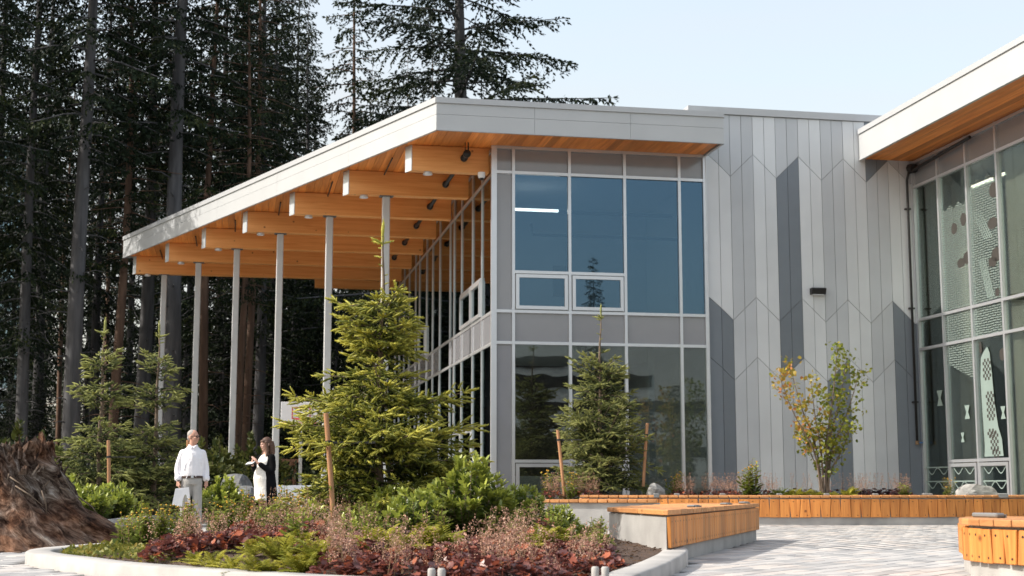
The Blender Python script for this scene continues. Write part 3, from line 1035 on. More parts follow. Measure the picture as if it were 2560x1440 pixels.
# inside: slabs, ceilings, back walls, a few fittings seen through the glass
part('floor_slab', MB().box(0.08, 5.55, 0.09, 22.5, 0.05, 0.12), M['carpet'], bld)
part('floor_slab', MB().box(0.08, 5.55, 0.09, 22.5, 4.42, 5.10), M['plaster'], bld)
part('ceiling', MB().box(0.08, 5.55, 0.09, 22.5, 8.85, 9.42), M['plaster'], bld)
part('inner_wall', MB().box(0.9, 5.55, 5.2, 5.35, 5.1, 8.85), M['plaster'], bld)
part('inner_wall', MB().box(0.9, 5.55, 7.2, 7.35, 0.12, 4.42), M['inner_brown'], bld)
part('inner_wall', MB().box(5.56, 5.62, 0.09, 22.5, 0.05, 9.42), M['plaster'], bld)
part('inner_wall', MB().box(0.08, 5.55, 22.5, 22.6, 0.05, 9.42), M['inner_brown'], bld)
for uu in (1.2, 2.9, 4.5):
    part('inner_column', MB().box(uu - 0.08, uu + 0.08, 1.3, 1.46, 0.12, 4.42) if uu > 4 else MB().box(uu - 0.2, uu + 0.2, 5.16, 5.2, 6.0 + uu * .1, 7.2), M['plaster'] if uu > 4 else M['inner_brown'], bld)
part('strip_light', MB().box(0.6, 2.15, 2.0, 2.1, 8.18, 8.24), M['lamp_warm'], bld)
part('inner_pipe', MB().tube([(0.2, 2.4, 8.25), (5.5, 2.4, 8.25)], 0.05, 8), M['black'], bld)
part('inner_pipe', MB().tube([(1.3, 1.6, 7.75), (1.35, 1.6, 7.45), (5.5, 1.6, 7.45)], 0.04, 8), M['black'], bld)
part('counter', MB().box(2.1, 5.4, 1.2, 1.8, 0.12, 1.02), M['plaster'], bld)
part('counter', MB().box(0.62, 1.9, 1.0, 1.5, 0.12, 1.05), M['plaster'], bld)

# panelled wall ------------------------------------------------------------
PZ = [(8.90, 9.52), (5.08, 5.69), (3.51, 4.12)]
pw = part('panel_wall', MB().box(5.66, 11.60, 0.022, 0.30, 0.2, 10.60), M['joint'], bld)
cw_ = 0.32
shade = [  # rows from the top; one entry for each pair of panels
    'MMLMLMLDM',
    'LMLDLMLML',
    'DMLDLMLMD',
    'DMLMLDLMD']
def zig(ui, zv, zp):
    t = ((ui - 5.71) / 0.64) % 2
    return zp - (zp - zv) * t if t <= 1 else zv + (zp - zv) * (t - 1)
us = [5.66] + [5.71 + cw_ * i for i in range(1, 19)]
us[-1] = 11.47
us.append(11.55)
g = 0.006
for i in range(len(us) - 1):
    a, b = us[i] + g, us[i + 1] - g
    if b <= a:
        continue
    pr = min(i // 2, 8)
    for r in range(4):
        top = [10.56, 10.56] if r == 0 else [zig(max(a, 5.711), *PZ[r - 1]) - g * 1.4, zig(max(b, 5.711), *PZ[r - 1]) - g * 1.4]
        bot = [0.22, 0.22] if r == 3 else [zig(max(a, 5.711), *PZ[r]) + g * 1.4, zig(max(b, 5.711), *PZ[r]) + g * 1.4]
        mk = {'L': 'p_light', 'M': 'p_mid', 'D': 'p_dark'}[shade[r][pr]]
        part('panel', MB().prism_axis([(bot[0], a), (bot[1], b), (top[1], b), (top[0], a)], 1, -0.004 + rs.uniform(-.002, .002), 0.0215), M[mk], pw)
part('parapet_cap', MB().box(5.2, 12.0, -0.06, 0.45, 10.575, 10.76), M['cap_metal'], pw)
part('wall_trim', MB().box(5.645, 5.66, -0.09, 0.06, 0.2, 9.41), M['alu'], pw)
lampw = part('wall_lamp', MB().prism_axis([(-0.16, 5.80), (-0.006, 5.80), (-0.006, 5.97), (-0.20, 5.97), (-0.22, 5.94)], 0, 8.48, 8.87), M['black'], bld, False, 0.008)
part('lens', MB().box(8.53, 8.82, -0.15, -0.03, 5.785, 5.799), M['paper'], lampw)

# ------------------------------------------------------------------ wing on the right
UW = 11.57
wing = thing('building_wing', 'right hand glass wing with deep white roof overhang and etched pattern windows', 'building', P0, BA)
RS_ = 9.54
VN = -12.0
wroof = part('roof', MB().prism([(10.06, -0.03), (10.06, VN), (22, VN), (22, 10), (12.2, 10), (12.2, -0.03)], RS_ + 0.05, 10.26), M['cap_metal'], wing)
def wf(z0, z1, v0, v1, t=0.05, off=0.0, name='fascia_panel', m='white_metal'):
    part(name, MB().box(10.0 - off, 10.0 - off + t, v1, v0, z0, z1), M[m], wroof)
wf(RS_ - 0.02, 10.19, -0.008, VN)
wf(10.195, 10.33, -0.07, VN, 0.2, 0.035, 'roof_edge_cap', 'cap_metal')
wf(RS_ - 0.055, RS_ - 0.022, -0.008, VN, 0.08, 0.012, 'drip_trim', 'cap_metal')
k = 0
u = 10.06
while u < 11.6:
    part('soffit_board', MB().box(u + 0.003, min(u + 0.105, 11.62) - 0.003, VN, -0.01, RS_ - 0.004 + rs.uniform(-.0015, .0015), RS_ + 0.045), M['soffit'], wroof)
    u += 0.105
VW = [-0.04, -1.40, -2.87, -4.33, -5.8, -7.27, -8.74, -10.2, -11.7]
wfm = MB()
bars(wfm, 1, VW, [(z, VW[-1], -0.01) for z in (9.48, 8.80, 5.19, 4.40, 0.42)] + [(1.42, VW[3], VW[1])], UW, d0=-0.065, d1=0.06, z0=0.3, z1=9.53)
wc = part('curtain_wall', wfm, M['alu'], wing)
for i in range(len(VW) - 1):
    b, a = VW[i], VW[i + 1]
    gasket_pane(wc, 1, a, b, 8.80, 9.48, UW, 'spandrel')
    for z0_, z1_ in ((5.19, 8.80), (4.40, 5.19)):
        gasket_pane(wc, 1, a, b, z0_, z1_, UW, 'glass_wing')
    if i in (1, 2):
        gasket_pane(wc, 1, a, b, 1.42, 4.40, UW, 'glass_wing')
        sash(wc, 1, a + 0.06, b - 0.06, 0.47, 1.36, UW, 'glass_wing')
    else:
        gasket_pane(wc, 1, a, b, 0.42, 4.40, UW, 'glass_wing')
# blinds behind the outer bays, room behind the others
for i in range(3, len(VW) - 1):
    part('roller_blind', MB().box(UW + 0.13, UW + 0.135, VW[i + 1] + 0.05, VW[i] - 0.05, 0.5, 8.75), M['blind'], wing)
part('inner_wall', MB().box(UW + 4.2, UW + 4.3, -12, 8, 0.1, 9.4), M['inner_brown'], wing)
part('inner_wall', MB().box(UW + 0.1, UW + 4.2, 0.35, 0.45, 0.1, 9.4), M['inner_brown'], wing)
part('inner_wall', MB().box(UW + 1.2, UW + 1.3, -0.9, 0.2, 0.1, 9.0), M['blind'], wing)
part('floor_slab', MB().box(UW + 0.09, UW + 4.2, -12, 0.35, 0.05, 0.12), M['carpet'], wing)
part('ceiling', MB().box(UW + 0.09, UW + 4.2, -12, 0.35, 9.0, 9.42), M['inner_brown'], wing)
for vv, zz in ((-1.1, 8.55), (-2.5, 8.55)):
    part('strip_light', MB().box(UW + 0.9, UW + 0.97, vv - 1.3, vv - 0.25, zz, zz + 0.06), M['lamp_warm'], wing)
part('cable_tray', MB().tube([(UW - 0.13, 0.0, 9.22), (UW - 0.13, -3.3, 9.40)], 0.045, 8), M['black'], wing)
part('cable_tray', MB().tube([(UW - 0.10, -0.02, 9.34), (UW - 0.10, -0.28, 9.28)], 0.12, 8), M['black'], wing)
# etched film on the glass: fine dashes, striped tails, hourglasses, checkers, wave bands
XF = UW - 0.010
def film(poly, m='film', dx=0.0, name='etched_film'):
    part(name, MB().prism_axis(poly, 0, XF + dx - 0.001, XF + dx), M[m], wc)
rr = random.Random(3)
def blob(y0, y1, z0, z1, n=14, j=0.12):
    cy, cz = (y0 + y1) / 2, (z0 + z1) / 2
    return [(cy + (y1 - y0) / 2 * math.cos(t) * (1 + rr.uniform(-j, j)), cz + (z1 - z0) / 2 * math.sin(t) * (1 + rr.uniform(-j, j))) for t in [2 * math.pi * k / n for k in range(n)]]
e = 0.045
for (a, b, z0_, z1_) in ((VW[2] + e, VW[1] - e, 5.25, 7.95), (VW[3] + e, VW[2] - e, 5.25, 8.35), (VW[2] + e, VW[1] - e, 4.45, 5.13), (VW[3] + e, VW[2] - e, 4.45, 5.13)):
    top = [(b - (b - a) * k / 6, z1_ - (0.12 * (k % 2) if z1_ > 5.2 else 0)) for k in range(7)]
    film([(a, z0_), (b, z0_)] + top, 'frit')
film([(VW[2] + e, 3.4), (VW[1] - e, 3.9), (VW[1] - e, 4.34), (VW[2] + e, 4.34)], 'frit')
for y0, y1, z0_, z1_ in ((-2.25, -1.95, 7.15, 7.45), (-2.75, -2.45, 7.3, 7.62), (-2.6, -2.2, 6.25, 6.5), (-2.85, -2.5, 6.3, 6.62), (-4.2, -3.75, 6.95, 7.25), (-4.28, -3.9, 7.7, 8.1), (-4.1, -3.7, 6.05, 6.3), (-4.28, -3.85, 6.15, 6.5), (-4.15, -3.95, 5.3, 5.5), (-4.28, -4.0, 3.75, 4.05), (-3.2, -3.08, 4.0, 4.3)):
    film(blob(y0, y1, z0_, z1_), 'film_dark', -0.002)
def stripes(y0, z0_, y1, z1_, w, n=5):
    for k in range(n):
        o_ = (k - (n - 1) / 2) * w / n
        film([(y0 + o_ - w / n * 0.36, z0_), (y0 + o_ + w / n * 0.36, z0_ + 0.05), (y1 + o_ + w / n * 0.30, z1_), (y1 + o_ - w / n * 0.30, z1_ - 0.06)], 'film', -0.004)
stripes(-3.75, 6.75, -3.25, 7.55, 0.42)
stripes(-3.75, 5.3, -3.4, 6.35, 0.34)
for y, z, h, w in ((-0.98, 3.05, 0.40, 0.30), (-2.36, 2.62, 0.34, 0.26), (-2.08, 2.0, 0.24, 0.18), (-4.05, 2.52, 0.30, 0.22)):
    film([(y - w / 2, z - h / 2), (y + w / 2, z - h / 2), (y + w * 0.18, z), (y + w / 2, z + h / 2), (y - w / 2, z + h / 2), (y - w * 0.18, z)], 'film', -0.004)
body = [(-3.98, 1.50), (-3.10, 1.50), (-3.14, 1.75), (-3.10, 2.6), (-3.08, 3.4), (-3.14, 3.9), (-3.30, 4.05), (-3.46, 4.15), (-3.56, 4.0), (-3.62, 3.5), (-3.68, 2.8), (-3.80, 2.2), (-3.94, 1.9)]
film(body, 'film', -0.004)
sq = 0.075
for k, (cy, cz, rws) in enumerate(((-3.40, 3.60, 3), (-3.48, 2.95, 1), (-3.50, 2.62, 3), (-3.48, 2.05, 1), (-3.60, 1.85, 3), (-3.66, 1.58, 1))):
    for i in range(-rws, rws + 1):
        for j in range(-2, 3):
            if (i + j) % 2 == 0 and abs(i) + abs(j) <= rws + 1:
                y, z = cy + j * sq, cz + i * sq
                film([(y - sq / 2, z - sq / 2), (y + sq / 2, z - sq / 2), (y + sq / 2, z + sq / 2), (y - sq / 2, z + sq / 2)], 'film_dark', -0.006)
for (a, b) in ((VW[1] + e, VW[0] - e), (VW[2] + 0.17, VW[1] - 0.17), (VW[3] + 0.17, VW[2] - 0.17)):
    dxs = 0.0 if a > -1.5 else -0.03
    for zc in (0.80, 1.16):
        film([(a, zc + 0.10), (b, zc + 0.10), (b, zc + 0.13), (a, zc + 0.13)], 'film', -0.004 + dxs)
        n = 18
        up = [(b - (b - a) * k / n, zc + 0.02 + 0.085 * math.cos(k / n * 4 * math.pi) + 0.015) for k in range(n + 1)]
        lo = [(a + (b - a) * k / n, zc + 0.02 + 0.085 * math.cos(k / n * 4 * math.pi) - 0.015) for k in range(n + 1)]
        film(lo + up, 'film', -0.004 + dxs)

dp = thing('drain_pipe', 'thin black drain pipe with brackets where panelled wall meets glass wing', 'pipe', P0, BA)
mbp = MB().tube([(11.36, -0.16, 9.20), (11.36, -0.10, 9.10), (11.34, -0.075, 8.98), (11.34, -0.075, 1.98)], 0.034, 8)
part('pipe', mbp, M['black'], dp, True)
for z in (8.2, 5.5, 3.0):
    part('bracket', MB().box(11.26, 11.42, -0.09, -0.006, z - 0.02, z + 0.02), M['black'], dp)
part('valve', MB().tube([(11.34, -0.075, 1.88), (11.34, -0.075, 1.98)], 0.05, 10), M['stalk'], dp)
part('valve_handle', MB().box(11.36, 11.50, -0.09, -0.06, 1.92, 1.945), M['blue_paint'], dp)

# pale block and conifer across the plaza, seen mirrored in the ground floor glass
opp = thing('building', 'pale building with long dark window bands mirrored in the ground floor glass', 'building', (34, -26, 0), R(22))
part('wall', MB().box(-24, 24, -10, 0, -0.1, 12.4), M['plaster'], opp)
for z0_, x0, x1 in ((9.6, -22, -4), (8.2, -14, 2), (6.2, -20, 6), (3.0, -20, 20)):
    part('window_band', MB().box(x0, x1, 0.002, 0.06, z0_, z0_ + 0.85), M['gasket'], opp)
for x in range(8, 23, 3):
    part('window', MB().box(x, x + 1.7, 0.002, 0.06, 8.0, 8.7), M['gasket'], opp)

# far glass tower between the trunks at the left edge
tw = thing('tower', 'blue glass tower glimpsed far behind the trunks at the left edge', 'tower', (-67.5, 165, 0), R(8))
part('wall', MB().box(-9, 9, 0.35, 16, -1, 42), M['gasket'], tw)
tg = MB().box(-0.72, 0.72, 0, 0.05, 0, 2.3).mesh('pane', M['tower_glass'])
ts = MB().box(-9.1, 9.1, -0.15, 0.34, -0.28, 0.28).mesh('floor_slab', M['plaster'])
for fl in range(3, 14):
    link('floor_slab', ts, tw, (0, 0, fl * 3.0))
    for cx in range(0, 6):
        link('pane', tg, tw, (0.75 + 1.6 * cx, 0.1 if (fl + cx) % 3 else 0.28, fl * 3.0 + 0.32))

# ------------------------------------------------------------------ benches
def slat_mesh(w0, w1, h, t=0.04):
    """front slat: w0 wide at the bottom, w1 at the top, with two bolts; local x along the bench, -y outwards"""
    mb = MB()
    mb.prism_axis([(0, -w0 / 2), (0, w0 / 2), (h, w1 / 2), (h, -w1 / 2)], 1, -t, 0)
    me0 = mb.mesh('slat', [M['bench'], M['bolt']], False, 0.006)
    bm = bmesh.new()
    bm.from_mesh(me0)
    n0 = len(bm.faces)
    for zc, xc in ((0.045, w0 * 0.18), (h - 0.05, -w1 * 0.15)):
        r = 0.011
        q = [bm.verts.new((xc + r * math.cos(a), -t - 0.002, zc + r * math.sin(a))) for a in [k * math.pi / 3 for k in range(6)]]
        f = bm.faces.new(q)
        f.material_index = 1
    bm.to_mesh(me0)
    bm.free()
    return me0
def board_mesh(w, l, t=0.05):
    return MB().box(-w / 2, w / 2, 0, l, -t, 0).mesh('top_board', M['bench_top'], False, 0.007)

def resample(path, n_or_step):
    P_ = [Vector(p) for p in path]
    L_ = [0]
    for a, b in zip(P_, P_[1:]):
        L_.append(L_[-1] + (b - a).length)
    def f(s):
        s = min(max(s, 0), L_[-1])
        for i in range(len(P_) - 1):
            if s <= L_[i + 1] or i == len(P_) - 2:
                d = (P_[i + 1] - P_[i])
                return P_[i] + d * ((s - L_[i]) / max(d.length, 1e-9)), d.normalized()
    return f, L_[-1]

def bench_along(root, path, depth, top, slat0, pitch, seed, tops=True, face=True, conc='conc', width_top=None):
    """concrete wall along a path (its front side is to the right hand of travel), slats on the front, boards on top"""
    r_ = random.Random(seed)
    f, L_ = resample(path, 0)
    rings = []
    n = max(6, int(L_ / 0.3))
    for i in range(n + 1):
        p, d = f(L_ * i / n)
        nr = Vector((-d.y, d.x))
        b = p + nr * depth
        rings.append([(p.x, p.y, -0.03), (p.x, p.y, top - 0.056), (b.x, b.y, top - 0.056), (b.x, b.y, -0.03)])
    part('concrete_base', MB().loft(rings), M[conc], root)
    h = top - 0.075 - slat0
    kinds = [slat_mesh(pitch * a, pitch * b, h) for a, b in ((0.80, 1.10), (1.10, 0.80), (0.93, 0.97), (0.98, 0.92))]
    boards = [board_mesh(pitch * w, depth + 0.06) for w in (0.90, 0.95)]
    s = pitch * 0.55
    k = 0
    seq = [0, 1, 2, 0, 1, 3, 2]
    while s < L_ - pitch * 0.5:
        p, d = f(s)
        nr = Vector((-d.y, d.x))
        an = math.atan2(d.y, d.x)
        if face:
            q = p - nr * (0.003 + r_.uniform(0, 0.004))
            link('slat', kinds[seq[k % 7]], root, (q.x, q.y, slat0 + r_.uniform(-0.004, 0.004)), (0, 0, an + r_.gauss(0, 0.006)))
        if tops:
            q = p - nr * 0.055
            link('top_board', boards[k % 2], root, (q.x, q.y, top + r_.uniform(-0.002, 0.002)), (0, 0, an + r_.gauss(0, 0.004)))
        s += pitch
        k += 1

def skate_stop(loc, rz, label, w=0.14, h=0.04, m='stop'):
    t = thing('skate_stop', label, 'skate stop', loc, rz, 'metal stops on benches and kerb')
    part('plate', MB().box(-w / 2, w / 2, -0.05, 0.05, 0, h), M[m], t, False, 0.012)
    part('flange', MB().box(-w / 2, w / 2, -0.065, -0.051, -0.045, h * 0.7), M[m], t, False, 0.003)
    return t

rear = thing('bench', 'long wood slatted bench on concrete base in front of the panelled wall', 'bench', (0, 0, 0))
bench_along(rear, catmull([(1.4, 29.95), (3.2, 29.6), (5.0, 29.4), (7.2, 29.35), (9.8, 29.8), (12.2, 30.6)], 6), 0.5, 0.60, 0.155, 0.205, 2)
blk = thing('bench', 'wedge shaped concrete block bench with slatted side beside the flower bed', 'bench', (0, 0, 0))
mbk = MB().prism(BLOCK, -0.03, 0.474)
part('concrete_base', mbk, M['conc'], blk, False, 0.012)
r_ = random.Random(9)
dA = (Vector(C_) - Vector(A_))
LA = dA.length
dA.normalize()
nA = Vector((-dA.y, dA.x))
an = math.atan2(dA.y, dA.x)
pit = 0.16
kinds = [slat_mesh(pit * a, pit * b, 0.31) for a, b in ((0.82, 1.08), (1.08, 0.82), (0.92, 0.97))]
s = 0.09
k = 0
while s < LA + 0.02:
    p = Vector(A_) + dA * s - nA * (0.003 + r_.uniform(0, 0.004))
    link('slat', kinds[k % 3], blk, (p.x, p.y, 0.155), (0, 0, an + r_.gauss(0, .006)))
    s += pit
    k += 1
# top boards, fanned from the slanted end to the straight run
s = -0.02
k = 0
bA, bB = Vector(A_), Vector(B_)
fan = 9
def top_poly(p0, p1, q1, q0):
    return part('top_board', MB().prism([tuple(p0), tuple(p1), tuple(q1), tuple(q0)], 0.478 + r_.uniform(-.001, .001), 0.53 + r_.uniform(-.002, .002)), M['bench_top'], blk, False, 0.006)
oe = 0.05
endd = (bB - bA).normalized()
endn = Vector((endd.y, -endd.x))
if endn.x > 0:
    endn = -endn
front = lambda s_: Vector(A_) + dA * s_ - nA * oe
back = lambda s_: Vector(A_) + dA * s_ + nA * (1.05 + 0.02)
sB = (bB - bA).dot(dA)
# boards whose ends show along the slanted end
nb = 4
tt = [0, 0.42, 0.72, 0.87, 1.0]
for i in range(nb):
    a = bA + (bB - bA) * (tt[i] + 0.008) + endn * 0.03
    b = bA + (bB - bA) * (tt[i + 1] - 0.008) + endn * 0.03
    fa, fb = tt[i] * 1.3, tt[i + 1] * 1.3
    top_poly(front(fa + 0.006) if i else bA - nA * oe + endn * 0.03, front(fb - 0.006), b, a) if i else top_poly(bA - nA * oe + endn * 0.03 , front(fb - 0.006), b, bA + endn * 0.03 + endd * 0.01)
s = 1.3
while s < LA - 0.02:
    s1 = min(s + 0.165, LA + 0.03)
    sb = sB + (s - 1.3) * (LA - sB) / (LA - 1.3)
    sb1 = sB + (s1 - 1.3) * (LA - sB) / (LA - 1.3)
    top_poly(front(s + 0.005), front(s1 - 0.005), back(sb1 - 0.005), back(sb + 0.005))
    s = s1
# rounded bench at the right edge
rb = thing('bench', 'rounded concrete bench end with thick orange slats at the right edge', 'bench', (0, 0, 0))
arc = [(4.95 + 1.15 * math.cos(a), 11.85 + 1.15 * math.sin(a)) for a in [R(150 + 12 * k) for k in range(11)]]
bench_along(rb, [(4.95 - 0.7, 13.6)] + arc[0:] + [(6.4, 10.6)], 0.55, 0.50, 0.155, 0.135, 4, tops=False, conc='conc_kerb')
part('concrete_core', MB().prism([(4.6, 13.4)] + [(4.95 + 1.0 * math.cos(a), 11.85 + 1.0 * math.sin(a)) for a in [R(150 + 12 * k) for k in range(11)]] + [(6.4, 10.95), (6.6, 13.4)], -0.02, 0.43), M['conc_kerb'], rb)
cen = Vector((5.2, 12.2))
ring = [Vector((4.95 + 1.22 * math.cos(a), 11.85 + 1.22 * math.sin(a))) for a in [R(120 + 9 * k) for k in range(20)]]
for i in range(len(ring) - 1):
    a, b = ring[i], ring[i + 1]
    part('top_board', MB().prism([tuple(a + (b - a) * .02), tuple(b - (b - a) * .02), tuple(b + (cen - b) * 0.72), tuple(a + (cen - a) * 0.72)], 0.445, 0.50 + rs.uniform(-.002, .002)), M['bench_top'], rb, False, 0.006)
# low planter wall with a timber cap behind the flower bed
pl = thing('bench', 'low concrete wall with thin timber cap behind the flower bed', 'bench', (0, 0, 0))
bench_along(pl, [(-0.6, 24.1), (0.6, 23.75), (1.6, 23.5), (2.4, 23.4)], 0.42, 0.56, 0.2, 0.16, 6, face=False)
# bench beside the people
b3 = thing('bench', 'small slatted wooden bench on concrete between the two people', 'bench', (0, 0, 0))
bench_along(b3, [(-6.75, 32.0), (-5.9, 31.6), (-5.2, 31.5)], 0.5, 0.47, 0.12, 0.2, 8)

n_ = 0
for (x, y, lab) in ((1640, 1238, 'on the far bench beside the grey boulder'), (1692, 1238, 'on the far bench left of the block bench'), (1806, 1238, 'on the far bench just behind the block bench'), (1948, 1238, 'on the far bench left of the maple'), (2066, 1238, 'rounded light one on the far bench under the maple'),
                    (2188, 1239, 'on the far bench right of the maple'), (2318, 1239, 'on the far bench by the drain pipe'), (2430, 1239, 'on the far bench below the pale boulder'), (2506, 1239, 'on the far bench nearest the right edge')):
    Y = 29.62 if x < 2000 else 29.5 if x < 2250 else 29.8
    skate_stop((at(x, y, Y)[0], Y, 0.60), 0.05, 'small grey metal stop ' + lab, 0.11 if x < 2280 else 0.20, 0.04)
for s_, lab in ((2.2, 'nearest the slanted end of the block bench'), (4.6, 'middle of the block bench edge'), (6.3, 'far end of the block bench edge')):
    p = front(s_) + nA * 0.16
    skate_stop((p.x, p.y, 0.53), an, 'flat metal stop ' + lab, 0.36, 0.028)
skate_stop((4.05, 12.25, 0.50), R(115), 'flat metal skate stop on the rounded bench at the right edge', 0.3, 0.04)
for (x, y, lab) in ((-0.52, 9.98, 'twin pegged metal stop on the kerb below the red plants'), (0.62, 10.18, 'twin pegged metal stop on the kerb beside the block bench')):
    t = thing('skate_stop', lab, 'skate stop', (x, y, 0.12), R(-10), 'metal stops on benches and kerb')
    for dx in (-0.035, 0.035):
        part('peg', MB().tube([(dx, 0, -0.06), (dx, 0, 0.07), (dx, 0, 0.082)], [0.028, 0.028, 0.02], 12), M['conc_kerb'], t, True)
    part('plate', MB().box(-0.09, 0.09, -0.04, 0.04, -0.02, 0.012), M['conc_kerb'], t, False, 0.004)

# ------------------------------------------------------------------ rocks, stump, stakes, small props
def rock_mesh(seed, m, sub=3):
    r_ = random.Random(seed)
    bm = bmesh.new()
    bmesh.ops.create_icosphere(bm, subdivisions=sub, radius=1)
    cuts = [(Vector((r_.gauss(0, 1), r_.gauss(0, 1), r_.gauss(0.2, 1))).normalized(), r_.uniform(0.55, 0.85)) for _ in range(9)]
    for v in bm.verts:
        for nn, dd_ in cuts:
            e_ = v.co.dot(nn) - dd_
            if e_ > 0:
                v.co -= nn * e_ * 0.9
        v.co *= 1 + r_.uniform(-0.03, 0.03)
    me = bpy.data.meshes.new('rock')
    bm.to_mesh(me)
    bm.free()
    me.materials.append(m)
    return me
rk = [rock_mesh(1, M['rock']), rock_mesh(2, M['rock']), rock_mesh(3, M['rock_dark'])]
def rock(loc, sc, rz, k, label, group=None):
    return tag(link('boulder', rk[k], None, loc, (0, 0, rz), sc), label, 'boulder', group)
p = at(2440, 1228, 32.2)
rock((p[0], 32.2, 0.60), (0.52, 0.32, 0.26), 0.3, 0, 'pale angular boulder in the planter below the etched glass')
p = at(1635, 1225, 31.6)
rock((p[0], 31.6, 0.60), (0.30, 0.25, 0.26), 1.2, 1, 'round grey boulder beside the staked spruce by the window')
for x, y, Y, s_, lab in ((590, 1215, 33.5, 0.42, 'larger dark boulder behind the small slatted bench'), (612, 1238, 33.0, 0.34, 'smaller dark boulder at the foot of a larger one')):
    p = at(x, y, Y)
    rock((p[0], Y, max(p[2] - 0.05, 0.25)), (s_, s_ * 0.8, s_ * 0.9), x, 2, lab)
for k, x in enumerate((600, 622, 640, 706, 730, 752)):
    p = at(x, 1202, 58)
    rock((p[0], 58, gheight(p[0], 58) + 0.2), (0.34, 0.3, 0.26), k, k % 2, 'pale rounded stone in the row edging the forest bank', 'stones edging the forest bank')

st = thing('stump', 'huge weathered tree stump with splintered top and flared roots at left', 'stump', (-6.45, 18.4, 0))
r_ = random.Random(11)
from mathutils import noise as mnoise
NS = 260
prof = [(-0.05, 1.56), (0.05, 1.47), (0.16, 1.31), (0.32, 1.14), (0.50, 0.99), (0.70, 0.85), (0.88, 0.75), (1.02, 0.70), (1.14, 0.67), (1.24, 0.65), (1.34, 0.63)]
zs_ = [-0.05 + 1.39 * k / 44 for k in range(45)]
HB = [random.Random(40 + q).uniform(-0.17, 0.10) for q in range(40)]
jag = [HB[(k * 31 // NS) % 31] + 0.05 * math.sin(k * 0.9) + mnoise.noise(Vector((2.6 * math.cos(2 * math.pi * k / NS) * 2, 2.6 * math.sin(2 * math.pi * k / NS) * 2, 3.0))) * 0.14 + mnoise.noise(Vector((k * 0.31, 0, 7.0))) * 0.07 for k in range(NS)]
V_, F_, FB = [], [], []
def stump_pt(k, z, rad_scale=1.0):
    a = 2 * math.pi * k / NS
    rad = float(np.interp(z, [q[0] for q in prof], [q[1] for q in prof])) * rad_scale
    up = min(max((z - 0.45) / 0.5, 0), 1)
    # buttress lobes, then fibrous ridges that deepen toward the broken top
    tw = a + 0.35 * z
    lob = 0.085 * math.sin(tw * 5 + 1.0) + 0.05 * math.sin(tw * 9 + 2.2)
    c2 = (math.cos(tw), math.sin(tw))
    fib = mnoise.fractal(Vector((c2[0] * 5.5, c2[1] * 5.5, z * 0.9)), 1.0, 2.0, 5)
    fib2 = mnoise.noise(Vector((c2[0] * 15, c2[1] * 15, z * 1.3)))
    fib3 = mnoise.noise(Vector((c2[0] * 3, c2[1] * 3, z * 4.0)))
    lump = mnoise.fractal(Vector((c2[0] * 1.9 * (1.3 - .3 * z), c2[1] * 1.9, z * 2.6)), 1.0, 2.0, 4)
    pit = max(0, mnoise.noise(Vector((c2[0] * 4.2, c2[1] * 4.2, z * 3.1 + 5))) - 0.18)
    rad *= 1 + 0.10 * lump - 0.34 * pit + lob * (1.1 - 0.5 * z) + fib * (0.05 + 0.10 * up) + fib2 * (0.012 + 0.06 * up) + fib3 * 0.03
    ex = 1 + 0.10 * max(0, math.cos(a - 0.5)) * (1.2 - z)
    return (-0.10 * z - 0.02 + rad * ex * math.cos(a), rad * 0.95 * math.sin(a), z), (c2[0] * 7.0 + z * 0.6, c2[1] * 7.0, z * 5.2)
for zi, z in enumerate(zs_):
    for k in range(NS):
        t = min(max((z - 0.85) / 0.49, 0), 1)
        p_, fb = stump_pt(k, z)
        V_.append((p_[0], p_[1], p_[2] + jag[k] * t * t))
        FB.append(fb)
for z, rs2 in ((1.20, 0.86), (1.05, 0.70), (0.86, 0.5), (0.72, 0.2)):
    for k in range(NS):
        p_, fb = stump_pt(k, z, rs2)
        V_.append((p_[0], p_[1], z + jag[(k * 3) % NS] * 0.5))
        FB.append(fb)
nr_ = len(V_) // NS
for i in range(nr_ - 1):
    for k in range(NS):
        j_ = (k + 1) % NS
        F_.append((i * NS + k, i * NS + j_, (i + 1) * NS + j_, (i + 1) * NS + k))
def fibre_attr(me, fb):
    a = me.attributes.new('fibre', 'FLOAT_VECTOR', 'POINT')
    a.data.foreach_set('vector', np.asarray(fb, dtype=np.float32).ravel())
me = fast_mesh('trunk', V_, F_, M['stump'])
fibre_attr(me, FB)
link('trunk', me, st)
sp_ = MB()
for k in range(90):
    a = r_.uniform(0, 2 * math.pi)
    rad = r_.uniform(0.46, 0.72)
    z0_ = r_.uniform(0.7, 1.22)
    if z0_ < 1.0:
        rad = float(np.interp(z0_, [q[0] for q in prof], [q[1] for q in prof])) * r_.uniform(0.95, 1.05)
    x, y = -0.10 * z0_ - 0.02 + rad * math.cos(a), rad * math.sin(a)
    h = r_.uniform(0.05, 0.19)
    w = r_.uniform(0.015, 0.06)
    tx, ty = r_.uniform(-.07, .07), r_.uniform(-.07, .07)
    c_, s_ = math.cos(a + 1.57), math.sin(a + 1.57)
    sp_.loft([[(x - w * c_, y - w * s_, z0_), (x + w * c_, y + w * s_, z0_), (x + .03 * s_, y - .03 * c_, z0_)],
              [(x + tx - w * .9 * c_, y + ty - w * .9 * s_, z0_ + h * .6), (x + tx + w * .8 * c_, y + ty + w * .8 * s_, z0_ + h * .7), (x + tx + .02 * s_, y + ty - .02 * c_, z0_ + h * .6)],
              [(x + tx * 1.4 - w * .7 * c_, y + ty, z0_ + h), (x + tx * 1.4 + w * .55 * c_, y + ty, z0_ + h * .8), (x + tx * 1.4, y + ty - .005, z0_ + h * .9)]])
me = sp_.mesh('splinters', M['stump'])
fibre_attr(me, [(math.atan2(v.co.y, v.co.x) * 9 + v.co.x * 6, v.co.y * 6, v.co.z * 1.5) for v in me.vertices])
